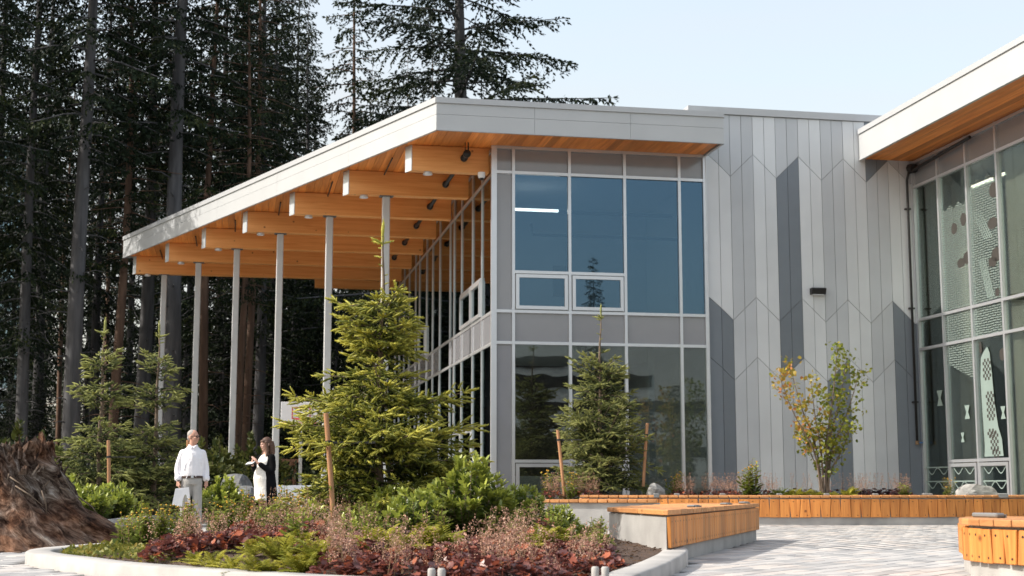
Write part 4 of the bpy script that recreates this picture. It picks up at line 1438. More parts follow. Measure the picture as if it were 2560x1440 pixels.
o = link('splinters', me, st)
o['kind'] = 'stuff'
ro = MB()
for k in range(16):
    a = r_.uniform(-2.6, 0.2)
    z0_ = r_.uniform(0.35, 1.1)
    rad = float(np.interp(z0_, [q[0] for q in prof], [q[1] for q in prof])) * 1.08
    p0_ = Vector((rad * math.cos(a) - 0.1 * z0_, rad * 0.95 * math.sin(a), z0_))
    t_ = Vector((r_.uniform(-1, 1), 0.2, -r_.uniform(0.2, 1))).normalized()
    L0 = r_.uniform(0.12, 0.5)
    out_ = Vector((math.cos(a), math.sin(a), 0.3)) * 0.05
    ro.tube([p0_, p0_ + t_ * L0 * .5 + out_, p0_ + t_ * L0 + out_ * 0.4], [0.010, 0.009, 0.003], 5)
o = part('root_fibres', ro, M['bark_young'], st, True)
o['kind'] = 'stuff'
chips = MB()
for k in range(40):
    a = r_.uniform(-2.9, -0.2)
    rad = r_.uniform(1.45, 1.75)
    x, y = rad * math.cos(a), rad * math.sin(a)
    d_ = r_.uniform(0, 3.1)
    l_ = r_.uniform(0.03, 0.12)
    chips.box(-l_, l_, -0.012, 0.012, 0.002, 0.016)
    for i in range(8):
        vx, vy, vz = chips.v[-8 + i]
        chips.v[-8 + i] = (x + vx * math.cos(d_) - vy * math.sin(d_), y + vx * math.sin(d_) + vy * math.cos(d_), vz)
o = part('bark_chips', chips, M['bark_red'], st)
o['kind'] = 'stuff'

def stake(x0, y0, x1, y1, Y, label, r=0.028, strap=None):
    a, b = Vector(at(x0, y0, Y)), Vector(at(x1, y1, Y))
    t = thing('tree_stake', label, 'stake', tuple(b), 0, 'wooden tree stakes')
    d = a - b
    part('post', MB().tube([(0, 0, -0.1), tuple(d * 0.5), tuple(d)], [r, r, r * 0.97], 10), M['stake'], t, False, 0.003)
    if strap is not None:
        q = d * strap
        part('strap', MB().tube([tuple(q - d.normalized() * 0.02), tuple(q + d.normalized() * 0.02)], r * 1.2, 10), M['black'], t)
        part('tie', MB().box(0, 0.5 if x0 < 1500 else 0.45, -0.004, 0.004, -0.012, 0.012) if x0 != 1618 else MB().box(-0.5, 0, -0.004, 0.004, -0.012, 0.012), M['black'], t, loc=tuple(q + Vector((0, 0.02, 0))))
    return t
stake(815, 1033, 838, 1340, 15.2, 'leaning wooden stake in front of the largest young spruce', strap=0.76)
stake(1394, 1075, 1412, 1240, 31.2, 'left one of two stakes beside the spruce by the window', r=0.036, strap=0.85)
stake(1618, 1058, 1608, 1205, 31.9, 'right one of two stakes beside the spruce by the window', r=0.036, strap=0.8)
stake(271, 1101, 273, 1210, 26.8, 'slim stake between the two left hand young spruces', r=0.034, strap=0.62)
stake(470, 1100, 474, 1190, 27.5, 'stake behind the head of the white shirted person', r=0.036)

# basketball hoop under the canopy
bh = thing('basketball_hoop', 'basketball hoop with white backboard and red square under the canopy', 'basketball hoop', (at(745, 1040, 46)[0], 46, 0), R(8))
part('pole', MB().tube([(0.1, 0.9, -0.02), (0.1, 0.9, 2.6), (0.1, 0.1, 3.05)], 0.055, 10), M['steel_col'], bh, True)
bb = part('backboard', MB().box(-0.55, 0.75, 0, 0.04, 2.80, 3.50), M['paper'], bh, False, 0.01)
sqm = MB()
for x0, x1, z0_, z1_ in ((-0.2, 0.4, 3.30, 3.335), (-0.2, 0.4, 2.95, 2.985), (-0.2, -0.165, 2.985, 3.30), (0.365, 0.4, 2.985, 3.30), (-0.54, 0.74, 2.805, 2.84)):
    sqm.box(x0, x1, -0.006, -0.001, z0_, z1_)
part('target_square', sqm, M['red_paint'], bb)
part('rim', MB().tube([(0.1 + 0.23 * math.cos(a), -0.27 + 0.23 * math.sin(a), 2.93) for a in [k * math.pi / 10 for k in range(21)]], 0.012, 6, False), M['red_paint'], bh, True)
nm = MB()
for k in range(10):
    a, b = k * math.pi / 5, (k + 1) * math.pi / 5
    nm.tube([(0.1 + 0.23 * math.cos(a), -0.27 + 0.23 * math.sin(a), 2.93), (0.1 + 0.16 * math.cos(b), -0.27 + 0.16 * math.sin(b), 2.72), (0.1 + 0.13 * math.cos(a), -0.27 + 0.13 * math.sin(a), 2.52)], 0.006, 4)
part('net', nm, M['paper'], bh)

# timber play frame beyond the canopy
tf = thing('timber_frame', 'brown timber braced frame at the forest edge behind the standing woman', 'timber frame', (at(676, 1190, 57)[0], 57, gheight(-9, 57)), 0)
def beamlet(name, a, b, r=0.07):
    a, b = Vector(a), Vector(b)
    d = b - a
    L0 = d.length
    me = MB().box(0, L0, -r, r, -r, r).mesh(name, M['timber'], False, 0.01)
    o = link(name, me, tf, tuple(a))
    o.rotation_euler = d.to_track_quat('X', 'Z').to_euler()
for x in (-0.85, 0.95):
    beamlet('post', (x, 0, -0.1), (x, 0, 1.75))
beamlet('rail', (-1.05, -0.15, 1.75), (1.15, -0.15, 1.72))
beamlet('rail', (-1.0, -0.15, 0.62), (1.1, -0.15, 0.58))
beamlet('brace', (-0.8, -0.3, 1.65), (-0.1, -0.3, 1.15), 0.06)
beamlet('brace', (-0.8, -0.3, 0.7), (0.0, -0.3, 1.2), 0.06)
beamlet('brace', (0.9, -0.3, 1.65), (0.3, -0.3, 0.7), 0.06)
beamlet('plank', (-0.7, 0.1, 1.3), (0.85, 0.1, 1.3), 0.05)
beamlet('plank', (-0.7, 0.1, 0.95), (0.85, 0.1, 0.95), 0.05)

tb = thing('table', 'table under a plain white cloth right of the standing woman', 'table', (at(728, 1240, 29.5)[0], 29.5, 0), R(12))
mb = MB()
for k in range(1):
    rings = []
    for z, e_ in ((0.80, 0.0), (0.795, 0.01), (0.55, 0.02), (0.25, 0.035), (0.02, 0.05)):
        rg = []
        for i in range(48):
            t_ = i / 48 * 4
            sd, fr_ = int(t_), t_ % 1
            w, d_ = 0.45 + e_, 0.35 + e_
            cs_ = [(-w, -d_), (w, -d_), (w, d_), (-w, d_)]
            a, b = cs_[sd], cs_[(sd + 1) % 4]
            rip = 0.014 * math.sin(i * 1.9) * (0.8 - z) * 1.6
            rg.append((a[0] + (b[0] - a[0]) * fr_ + rip, a[1] + (b[1] - a[1]) * fr_ + rip, z))
        rings.append(rg)
    mb.loft(rings)
part('tablecloth', mb, M['paper'], tb, False)
part('tabletop', MB().box(-0.44, 0.44, -0.34, 0.34, 0.75, 0.788), M['plaster'], tb)

# ------------------------------------------------------------------ tall forest conifers
def npv(*a):
    return np.array(a, float)

CARD = np.array([(-0.0, 0, 0), (0.5, 0.45, 0.0), (0, 1.0, -0.05), (-0.5, 0.4, 0.0)])
CARDF = np.array([(0, 1, 2, 3)])

def make_conifer(seed, H, base, Lmax, r0, nb, droop=0.25, card=0.19, cw=0.074, prof=None, dens=1.0, bark='bark', needle='needle_far', stubs=30, clump=0.0):
    """returns trunk mesh and crown mesh of one tall conifer"""
    r_ = random.Random(seed)
    rg = np.random.default_rng(seed)
    tr = MB()
    ph = r_.uniform(0, 6)
    def axis(z):
        return Vector((0.10 * math.sin(z * 0.23 + ph), 0.10 * math.cos(z * 0.19 + ph), z))
    zs = [-0.4, 0.0, 0.5, 1.2] + [2.5 + (H - 2.5) * k / 11 for k in range(12)]
    rad = [r0 * 1.35, r0 * 1.22, r0 * 1.08] + [r0 * max(0.05, (1 - z / H) ** 0.8) for z in zs[3:]]
    tr.tube([axis(z) for z in zs], rad, 12)
    for k in range(stubs):
        z = r_.uniform(2.5, base * H * 1.1 + 1)
        a = r_.uniform(0, 6.283)
        p = axis(z)
        d = Vector((math.cos(a), math.sin(a), r_.uniform(-0.25, 0.15)))
        rr_ = r0 * (1 - z / H) ** 0.8
        L0 = r_.choice([0.15, 0.2, 0.3, 0.45, 0.9])
        tr.tube([p + d * rr_ * 0.8, p + d * (rr_ + L0 * 0.5) + Vector((0, 0, 0.03)), p + d * (rr_ + L0) + Vector((0, 0, -0.12 * L0))], [0.025, 0.016, 0.006], 4)
    P, D, Rl, Sz, T = [], [], [], [], []
    prof = prof or (lambda t: min(1, 0.45 + t * 5) * (1 - t) ** 0.75)
    az = 0
    for k in range(nb):
        t = (k + r_.random()) / nb
        z = H * (base + (0.985 - base) * t)
        az += 2.399 + r_.uniform(-0.5, 0.5)
        L0 = max(0.35, Lmax * prof(t) * r_.uniform(0.55, 1.1))
        h = Vector((math.cos(az), math.sin(az), 0))
        p0_ = axis(z)
        up = r_.uniform(-0.12, 0.14) + 0.25 * t
        dr = droop * r_.uniform(0.7, 1.3) / max(L0, 1)
        side = Vector((-h.y, h.x, 0))
        bend = r_.uniform(-0.12, 0.12)
        def bp(s):
            return p0_ + h * s + side * bend * s * s / L0 + Vector((0, 0, up * s - dr * s * s + 0.35 * dr * s * s * max(0, s / L0 - 0.6) * 2))
        ns = 5
        tr.tube([bp(L0 * q / ns) for q in range(ns + 1)], [max(0.008, 0.012 + 0.011 * L0 * (1 - q / ns)) for q in range(ns + 1)], 4)
        s = L0 * r_.uniform(0.12, 0.3)
        step = 0.17 / dens
        lit = r_.random()  # random tone shared by the whole branch
        while s < L0:
            q = bp(s)
            fwd = (bp(min(s + 0.1, L0 + .1)) - bp(s)).normalized()
            tl0 = min(1.05, (L0 - s) * 0.5 + 0.25) * r_.uniform(0.6, 1.2)
            if clump and r_.random() < clump:
                s += step
                continue
            for sg in (-1, 1):
                td = (fwd * r_.uniform(0.5, 0.9) + side * sg * r_.uniform(0.6, 1.0) + Vector((0, 0, r_.uniform(-0.95, 0.1)))).normalized()
                n = max(2, int(tl0 / (card * 0.62)))
                for i in range(n):
                    c_ = q + td * (tl0 * (i + r_.random() * 0.7) / n) + Vector((0, 0, -0.35 * tl0 * (i / n) ** 2))
                    for rep in range(2):
                        dv = td + Vector((r_.gauss(0, 0.5), r_.gauss(0, 0.5), r_.gauss(-0.45, 0.5)))
                        P.append(tuple(c_))
                        D.append(tuple(dv))
                        sz = card * r_.uniform(0.6, 1.25)
                        Sz.append((cw * r_.uniform(0.7, 1.4), sz, sz))
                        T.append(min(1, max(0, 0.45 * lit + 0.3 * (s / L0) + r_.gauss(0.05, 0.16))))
            s += step * r_.uniform(0.7, 1.3)
        # tip
        for i in range(4):
            P.append(tuple(bp(L0)))
            D.append((h.x + r_.gauss(0, .3), h.y + r_.gauss(0, .3), r_.gauss(-.1, .2)))
            Sz.append((cw, card, card))
            T.append(0.7)
    v, f, t_ = stamp(CARD, CARDF, P, D, rg.uniform(0, 6.28, len(P)), np.array(Sz), T)
    return tr.mesh('trunk', M[bark], True), fast_mesh('crown', v, f, M[needle], t_)

flat_prof = lambda t: (0.55 + 0.45 * min(1, t * 4)) * (1 - t) ** 0.6
TREES = {
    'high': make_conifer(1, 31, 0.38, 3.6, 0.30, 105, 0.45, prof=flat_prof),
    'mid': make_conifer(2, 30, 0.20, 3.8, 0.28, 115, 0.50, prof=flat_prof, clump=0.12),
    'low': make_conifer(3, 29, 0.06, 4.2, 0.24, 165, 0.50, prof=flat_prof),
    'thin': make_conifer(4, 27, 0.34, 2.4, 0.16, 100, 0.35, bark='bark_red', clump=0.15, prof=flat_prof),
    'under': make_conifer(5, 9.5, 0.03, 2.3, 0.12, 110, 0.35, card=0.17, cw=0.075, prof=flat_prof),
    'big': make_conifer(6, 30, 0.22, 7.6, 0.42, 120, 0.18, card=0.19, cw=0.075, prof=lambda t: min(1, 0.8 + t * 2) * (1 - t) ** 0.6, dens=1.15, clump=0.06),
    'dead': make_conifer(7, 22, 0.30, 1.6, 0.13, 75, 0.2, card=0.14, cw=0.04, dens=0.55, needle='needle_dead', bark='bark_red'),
}
TREE0 = {}
def tree(kind, x, Y, label, group, sc=1.0, rz=None, r_=random.Random(21), name='conifer_tree', trunk_scale=1.0):
    X = (x - 1280) / FL * Y * CP * 1.035
    z = gheight(X, Y)
    rz = r_.uniform(0, 6.28) if rz is None else rz
    t = thing(name, label, 'tree', (X, Y, z), rz, group, sc)
    link('trunk', TREES[kind][0], t, (0, 0, 0), (0, 0, 0), (trunk_scale, trunk_scale, 1))
    link('crown', TREES[kind][1], t)
    return t
G1 = 'tall conifers with bare trunks at the forest edge'
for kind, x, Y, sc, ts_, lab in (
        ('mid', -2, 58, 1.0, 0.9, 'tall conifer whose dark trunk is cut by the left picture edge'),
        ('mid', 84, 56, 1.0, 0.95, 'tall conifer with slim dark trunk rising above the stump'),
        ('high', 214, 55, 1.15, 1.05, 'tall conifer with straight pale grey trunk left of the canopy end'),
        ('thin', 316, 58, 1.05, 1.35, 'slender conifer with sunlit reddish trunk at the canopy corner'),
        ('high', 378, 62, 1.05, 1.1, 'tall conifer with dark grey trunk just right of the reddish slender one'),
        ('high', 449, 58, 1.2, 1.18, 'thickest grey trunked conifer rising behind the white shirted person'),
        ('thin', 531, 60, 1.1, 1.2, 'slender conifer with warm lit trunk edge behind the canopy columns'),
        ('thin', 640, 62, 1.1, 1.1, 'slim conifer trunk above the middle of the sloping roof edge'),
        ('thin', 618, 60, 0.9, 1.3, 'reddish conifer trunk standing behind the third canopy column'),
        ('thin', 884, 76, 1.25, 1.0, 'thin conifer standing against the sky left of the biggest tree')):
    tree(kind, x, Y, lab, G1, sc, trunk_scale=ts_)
t = tree('big', 1146, 68, 'large spreading fir with long drooping branches above the roof corner', None, 1.12, rz=0.35)
t.scale = (1.42, 1.42, 1.12)
for x, Y, sc in ((925, 80, 1.1), (952, 84, 1.0)):
    tree('dead', x, Y, 'thin half dead conifer with sparse brown needles behind the roof', 'half dead thin conifers', sc)
r_ = random.Random(77)
G2 = 'dark conifers deeper in the forest'
L2 = 'dark conifer deeper in the forest behind the bare trunks'
BACK = ((140, 94, 'low', 1.05), (400, 98, 'low', 1.05), (60, 100, 'low', 1.1), (240, 104, 'low', 1.1), (465, 102, 'low', 1.1), (340, 96, 'mid', 1.1), (-60, 72, 'low', 1), (120, 70, 'mid', 1.05), (178, 86, 'thin', 1.1), (262, 74, 'mid', 1), (288, 90, 'thin', 1.2), (425, 92, 'thin', 1.2), (492, 75, 'mid', 1), (560, 70, 'low', 1), (606, 80, 'low', 1.05), (690, 72, 'low', .98), (742, 80, 'low', 1.08), (700, 95, 'low', 1.05), (790, 90, 'mid', .9), (660, 64, 'mid', 1.0), (770, 74, 'low', .92))
ORD = {(q[0], q[1]): i + 1 for i, q in enumerate(sorted(BACK))}
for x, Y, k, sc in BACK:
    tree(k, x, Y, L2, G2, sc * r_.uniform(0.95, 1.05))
for x, Y in ((1020, 96), (1085, 86), (985, 92), (900, 98)):
    tree('thin', x, Y, 'sparse conifer showing sky through it left of the biggest tree', 'sparse conifers behind the roof', r_.uniform(0.95, 1.15))
G3 = 'young dark conifers under the forest canopy'
for x, Y in ((-20, 66), (60, 62), (130, 68), (575, 66), (640, 72), (690, 68), (745, 66), (800, 70), (850, 66), (905, 70), (960, 68), (1010, 72), (320, 88), (372, 94), (430, 90), (480, 86), (200, 90), (600, 84), (760, 82), (870, 84), (980, 84)):
    tree('under', x, Y, 'low dark young conifer filling the forest behind the columns', G3, r_.uniform(0.8, 1.2) if x > 500 or Y > 84 else r_.uniform(0.45, 0.6), name='understorey_conifer')
# neighbours just outside the left edge whose shade falls on the canopy end
for x, Y, k in ((-160, 60, 'mid'), (-230, 54, 'mid'), (-300, 66, 'low'), (-420, 58, 'mid'), (-520, 70, 'low'), (-150, 78, 'low'), (-350, 80, 'mid'), (-640, 62, 'mid')):
    tree(k, x, Y, 'tall conifer of the forest just beyond the left picture edge', 'conifers beyond the left edge', 1.0)
for X, Y in ((-20.5, 46.8), (-24, 48.6), (-19.3, 50.2)):
    t = tree('high', 1280, 1, 'tall conifer beyond the left edge whose shade streaks the roof edge', 'conifers beyond the left edge', 0.95)
    t.location = (X, Y, -0.03)
for k in range(9):
    t = tree('under', 1280, 1, 'bushy conifer in the row across the plaza mirrored in the ground floor glass', 'conifers mirrored in the glass', 0.62 + 0.3 * ((k * 7) % 5) / 5, name='mirrored_conifer')
    t.location = (19.5 + 3.1 * k, -8.5 - 1.5 * k + ((k * 3) % 4) * 0.6, 0)
t = tree('low', 1280, 1, 'conifer across the plaza mirrored in the small vent window', None, 0.54)
t.location = (25.7, -13.7, 0)

# dense shrubs below the trees
rg = np.random.default_rng(8)
LEAF6 = np.array([(0, 0, 0), (0.28, 0.35, 0.05), (0.22, 0.75, 0.03), (0, 1.0, -0.04), (-0.22, 0.75, 0.03), (-0.28, 0.35, 0.05)])
LEAF6F = np.array([(0, 1, 2, 3), (0, 3, 4, 5)])
def shrub_mass(n, x0, x1, y0, y1, h, seed, m, zf, leaf=0.16):
    g = np.random.default_rng(seed)
    cx, cy = g.uniform(x0, x1, 90), g.uniform(y0, y1, 90)
    ch = g.uniform(0.5, 1.0, 90) * h
    i = g.integers(0, 90, n)
    a, ph_, rr_ = g.uniform(0, 6.28, n), np.arccos(g.uniform(0, 1, n)), g.uniform(0.75, 1.0, n)
    w = ch[i] * 0.8
    px_ = cx[i] + w * rr_ * np.sin(ph_) * np.cos(a)
    py_ = cy[i] + w * rr_ * np.sin(ph_) * np.sin(a)
    pz_ = zf + ch[i] * rr_ * np.cos(ph_)
    d = np.stack([np.cos(a) + g.normal(0, .5, n), np.sin(a) + g.normal(0, .5, n), g.normal(.1, .5, n)], 1)
    v, f, t_ = stamp(LEAF6, LEAF6F, np.stack([px_, py_, pz_], 1), d, g.uniform(0, 6.28, n), g.uniform(.6, 1.2, n) * leaf, np.clip(g.normal(.35, .2, n), 0, 1))
    return fast_mesh('undergrowth', v, f, m, t_)
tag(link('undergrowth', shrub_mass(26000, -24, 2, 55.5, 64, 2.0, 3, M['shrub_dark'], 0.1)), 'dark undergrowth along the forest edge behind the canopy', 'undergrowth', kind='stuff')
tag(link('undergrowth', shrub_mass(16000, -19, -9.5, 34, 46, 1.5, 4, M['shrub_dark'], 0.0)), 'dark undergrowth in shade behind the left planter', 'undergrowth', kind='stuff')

# ------------------------------------------------------------------ young spruces
def shoot_template():
    v, f = [], []
    n = 16
    for k in range(n):
        t = 0.05 + 0.85 * k / n
        a = k * 2.399
        r = 0.17 * (1 - 0.45 * t)
        w = 0.035
        c, s = math.cos(a), math.sin(a)
        # needle as a thin triangle leaning forward
        b0 = np.array([-s * w, t, c * w])
        b1 = np.array([s * w, t + 0.02, -c * w])
        tip = np.array([c * r, t + 0.17, s * r])
        o = len(v)
        v += [b0, b1, tip]
        f.append((o, o + 1, o + 2))
    o = len(v)
    for k in range(4):
        a = k * math.pi / 2
        v.append(np.array([0.06 * math.cos(a), 0.0, 0.06 * math.sin(a)]))
    for k in range(4):
        a = k * math.pi / 2
        v.append(np.array([0.075 * math.cos(a), 0.55, 0.075 * math.sin(a)]))
    v.append(np.array([0, 1.0, 0]))
    for k in range(4):
        j = (k + 1) % 4
        f += [(o + k, o + j, o + 4 + j), (o + k, o + 4 + j, o + 4 + k), (o + 4 + k, o + 4 + j, o + 8)]
    return np.array(v), np.array(f)
SHV, SHF = shoot_template()

def make_spruce(seed, H, spread, nwh, gaps, shoot=0.10, lean=0.0, lift=0.25, per=6, leader=0.5, prof=None, needle='needle', extra=()):
    """gaps: list of (t0,t1) with few branches; t measured from the ground (0) to the top (1)"""
    r_ = random.Random(seed)
    tr = MB()
    def axis(z):
        return Vector((lean * (z / H) ** 1.5 + 0.015 * math.sin(z * 5), 0.015 * math.cos(z * 4), z))
    tr.tube([axis(H * k / 12) for k in range(13)], [0.016 * H * (1 - k / 13) + 0.005 for k in range(13)], 8)
    P, D, Sz, T = [], [], [], []
    def add_shoot(p, d, s, tint):
        P.append(tuple(p))
        D.append(tuple(d))
        w = s * r_.uniform(1.0, 1.45)
        Sz.append((w * 1.0, s, w * 1.0))
        T.append(min(1, max(0, tint)))
    prof = prof or (lambda t: (1 - t) ** 0.8)
    crown_top = 1 - leader / H
    az = r_.uniform(0, 6)
    levels = []
    for k in range(nwh):
        t = 0.015 + (crown_top - 0.015) * (k + 0.5) / nwh
        levels.append((t, per))
    for t, pn in levels:
        thin = any(a <= t <= b for a, b in gaps)
        nb = max(1, pn // 3) if thin else pn
        for q in range(nb):
            az += 2.399 + r_.uniform(-0.4, 0.4)
            L0 = spread * prof(t) * r_.uniform(0.62, 1.12) * (0.5 if thin else 1)
            for e_az, e_t, e_L in extra:
                pass
            L0 = max(L0, 0.12)
            z = H * t + r_.uniform(-1.0, 1.0) * H * crown_top / nwh
            h = Vector((math.cos(az), math.sin(az), 0))
            side = Vector((-h.y, h.x, 0))
            p0_ = axis(max(z, 0.05))
            lf = lift * r_.uniform(-0.2, 2.2) + 0.25 * t
            sag = r_.uniform(0.15, 0.4) / max(L0, .5)
            def bp(s):
                return p0_ + h * s + Vector((0, 0, lf * s - sag * s * s + 0.25 * sag * s ** 3 / L0))
            tr.tube([bp(L0 * i / 4) for i in range(5)], [0.010 - 0.0016 * i for i in range(5)], 4)
            s = 0.12 * L0
            branch_t = r_.gauss(0, 0.10)
            while s < L0:
                c = bp(s)
                fwd = (bp(min(s + .05, L0 + .05)) - bp(s)).normalized()
                sl0 = min(0.42, (L0 - s) * 0.55 + 0.06) * r_.uniform(0.65, 1.15)
                for sg in (-1, 1):
                    td = (fwd * r_.uniform(0.55, 0.9) + side * sg * r_.uniform(0.55, 0.9) + Vector((0, 0, r_.uniform(-0.55, 0.40)))).normalized()
                    n = max(1, int(sl0 / (shoot * 0.62)))
                    for i in range(n):
                        u_ = (i + 0.5) / n
                        cc = c + td * sl0 * u_
                        outer = min(1, (s + sl0 * u_) / max(L0, 0.2))
                        for sg2 in (-1, 1):
                            dv = td * 0.8 + td.cross(Vector((0, 0, 1))) * sg2 * r_.uniform(0.4, 0.9) + Vector((r_.gauss(0, .2), r_.gauss(0, .2), r_.gauss(-.02, .45)))
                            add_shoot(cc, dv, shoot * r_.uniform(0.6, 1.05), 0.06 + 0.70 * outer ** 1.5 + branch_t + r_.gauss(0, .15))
                    add_shoot(c + td * sl0, td, shoot * r_.uniform(0.8, 1.25), 0.75 + branch_t + r_.gauss(0, .15))
                s += shoot * 0.8 * r_.uniform(0.8, 1.3)
            add_shoot(bp(L0), fwd, shoot * 1.25, 0.9)
            for sg in (-1, 1):
                add_shoot(bp(L0), fwd + side * sg * 0.7, shoot, 0.85)
    # bare leader with a few young shoots and a tip
    for k in range(7):
        z = H * (crown_top + (1 - crown_top) * (k + 0.3) / 8)
        a = r_.uniform(0, 6.28)
        add_shoot(axis(z), (math.cos(a), math.sin(a), 0.25), shoot * r_.uniform(0.5, 1.0), 0.8)
    for a in (0.2, 3.3, 1.8):
        add_shoot(axis(H * 0.965), (math.cos(a), math.sin(a), 0.3), shoot * 1.5, 0.85)
    add_shoot(axis(H * 0.955), (0.02, 0, 1), shoot * 1.6, 0.8)
    add_shoot(axis(H * 0.99), (0.05, 0, 1), shoot * 1.7, 0.85)
    v, f, t_ = stamp(SHV, SHF, P, D, np.random.default_rng(seed).uniform(0, 6.28, len(P)), np.array(Sz), T)
    return tr.mesh('trunk', M['bark_young'], True), fast_mesh('crown', v, f, M[needle], t_), len(P)

def pr_center(t):
    # wide skirt, narrower waist, bushy top
    return float(np.interp(t, [0, 0.10, 0.26, 0.38, 0.47, 0.54, 0.60, 0.66, 0.72, 0.78], [0.92, 1.0, 1.0, 0.80, 0.55, 0.30, 0.40, 0.46, 0.40, 0.30]))
SPR = {
    'c': make_spruce(31, 3.42, 1.12, 24, [(0.48, 0.54)], 0.125, lean=0.03, per=6, leader=0.84, prof=pr_center),
    'w': make_spruce(32, 4.25, 1.3, 22, [(0.45, 0.5), (0.68, 0.86)], 0.15, per=6, leader=0.9, prof=lambda t: float(np.interp(t, [0, 0.3, 0.5, 0.62, 0.75, 0.9], [0.95, 0.9, 0.55, 0.48, 0.16, 0.25])), needle='needle_cool', lean=0.08, lift=0.4),
    'l': make_spruce(33, 3.75, 0.98, 17, [(0.44, 0.54), (0.66, 0.74)], 0.15, per=5, leader=0.55, prof=lambda t: float(np.interp(t, [0, 0.25, 0.42, 0.5, 0.6, 0.72, 0.85], [1.0, 1.0, 0.62, 0.25, 0.62, 0.28, 0.34])), needle='needle_cool'),
}
print('SHOOTS', {k: v[2] for k, v in SPR.items()})
def spruce(kind, X, Y, z, label, rz=0.0, sc=1.0):
    t = thing('young_spruce', label, 'tree', (X, Y, z), rz, 'young staked spruces', sc)
    link('trunk', SPR[kind][0], t)
    link('crown', SPR[kind][1], t)
    return t
p = at(945, 1300, 16.2)
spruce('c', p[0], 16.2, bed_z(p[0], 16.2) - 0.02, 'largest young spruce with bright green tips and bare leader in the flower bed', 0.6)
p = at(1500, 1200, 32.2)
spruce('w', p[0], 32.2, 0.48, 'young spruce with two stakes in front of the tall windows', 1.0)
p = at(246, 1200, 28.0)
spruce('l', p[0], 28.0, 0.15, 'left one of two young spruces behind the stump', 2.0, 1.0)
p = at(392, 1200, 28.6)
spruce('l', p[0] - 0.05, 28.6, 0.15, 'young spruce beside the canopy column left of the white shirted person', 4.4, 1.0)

# ------------------------------------------------------------------ broadleaf plants
def rosette(P, D, Sz, T, r_, c, d, n, size, tint, spread=0.9):
    d = Vector(d).normalized()
    a0 = r_.uniform(0, 6.28)
    ref = d.cross(Vector((0.3, 0.2, 1))).normalized()
    b = d.cross(ref)
    for k in range(n):
        a = a0 + k * 2.399
        o = ref * math.cos(a) + b * math.sin(a)
        dv = d * r_.uniform(0.4, 1.0) + o * spread
        P.append(tuple(Vector(c) - d * (0.012 * k)))
        D.append(tuple(dv))
        s = size * r_.uniform(0.7, 1.15)
        Sz.append((s * 0.8, s, s))
        T.append(min(1, max(0, tint + r_.gauss(0, .12) - 0.02 * k)))

def make_laurel(seed, H, Wd, nst, leaf, m, tips=0.8):
    r_ = random.Random(seed)
    st_ = MB()
    P, D, Sz, T = [], [], [], []
    for k in range(nst):
        a = r_.uniform(0, 6.28)
        q = math.sqrt(r_.random())
        top = Vector((Wd * q * math.cos(a), Wd * q * math.sin(a), H * (1 - 0.55 * q * q) * r_.uniform(0.75, 1.08)))
        base_ = Vector((0.12 * Wd * math.cos(a), 0.12 * Wd * math.sin(a), 0))
        mid = base_.lerp(top, 0.5) + Vector((0, 0, -0.06 * H))
        pts = [base_, mid, top]
        st_.tube(pts, [0.010, 0.007, 0.003], 4)
        n = max(4, int(H / 0.065))
        for i in range(n):
            t = 0.25 + 0.75 * (i + 1) / n
            c = base_.lerp(mid, t * 2) if t < 0.5 else mid.lerp(top, t * 2 - 1)
            d = (top - mid).normalized() + Vector((0.3 * math.cos(a), 0.3 * math.sin(a), 0.2))
            rosette(P, D, Sz, T, r_, c, d, 3 if t < 0.95 else 6, leaf, 0.20 + 0.32 * t + (0.4 * tips if t > 0.88 else 0), 0.9 if t < 0.95 else 0.5)
    v, f, t_ = stamp(LEAF6, LEAF6F, P, D, np.random.default_rng(seed).normal(0, .5, len(P)), np.array(Sz), T)
    return st_.mesh('stem', M['bark_young'], True), fast_mesh('foliage', v, f, m, t_)

def plant(name, meshes, names, loc, rz, sc, label, cat='shrub', group=None):
    t = thing(name, label, cat, loc, rz, group, sc)
    for me, nm in zip(meshes, names):
        o = link(nm, me, t)
        if nm in ('flowers', 'flower_stalks', 'leaves', 'foliage', 'fronds', 'stem'):
            o['kind'] = 'stuff'
    return t
SF = ('stem', 'foliage')
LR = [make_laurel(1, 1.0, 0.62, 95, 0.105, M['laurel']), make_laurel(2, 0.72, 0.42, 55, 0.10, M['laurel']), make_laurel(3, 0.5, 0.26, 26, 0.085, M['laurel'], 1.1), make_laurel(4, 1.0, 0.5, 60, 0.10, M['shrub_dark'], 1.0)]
def inbed(x, Y):
    X = (x - 1280) / FL * Y * CP * 1.01
    return (X, Y, bed_z(X, Y) - 0.01)
plant('laurel_shrub', LR[0], SF, inbed(1168, 14.2), 0.4, 0.80, 'large glossy green laurel shrub in the middle of the flower bed')
plant('laurel_shrub', LR[1], SF, inbed(1040, 13.8), 1.4, 0.76, 'medium glossy laurel shrub left of the large one')
plant('laurel_shrub', LR[1], SF, inbed(1300, 16.4), 2.4, 0.80, 'small dark laurel shrub right of the large one')
plant('laurel_shrub', LR[1], SF, inbed(985, 15.6), 5.1, 0.75, 'laurel shrub between the big spruce and the medium laurel')
plant('laurel_shrub', LR[2], SF, inbed(880, 13.4), 0.2, 0.62, 'small bright green shrub right of the leaning stake')
plant('laurel_shrub', LR[2], SF, inbed(790, 15.2), 0.9, 0.75, 'small dark shrub left of the leaning stake')
plant('laurel_shrub', LR[1], SF, inbed(1395, 19.2), 3.3, 0.6, 'low dark shrub against the timber capped wall')
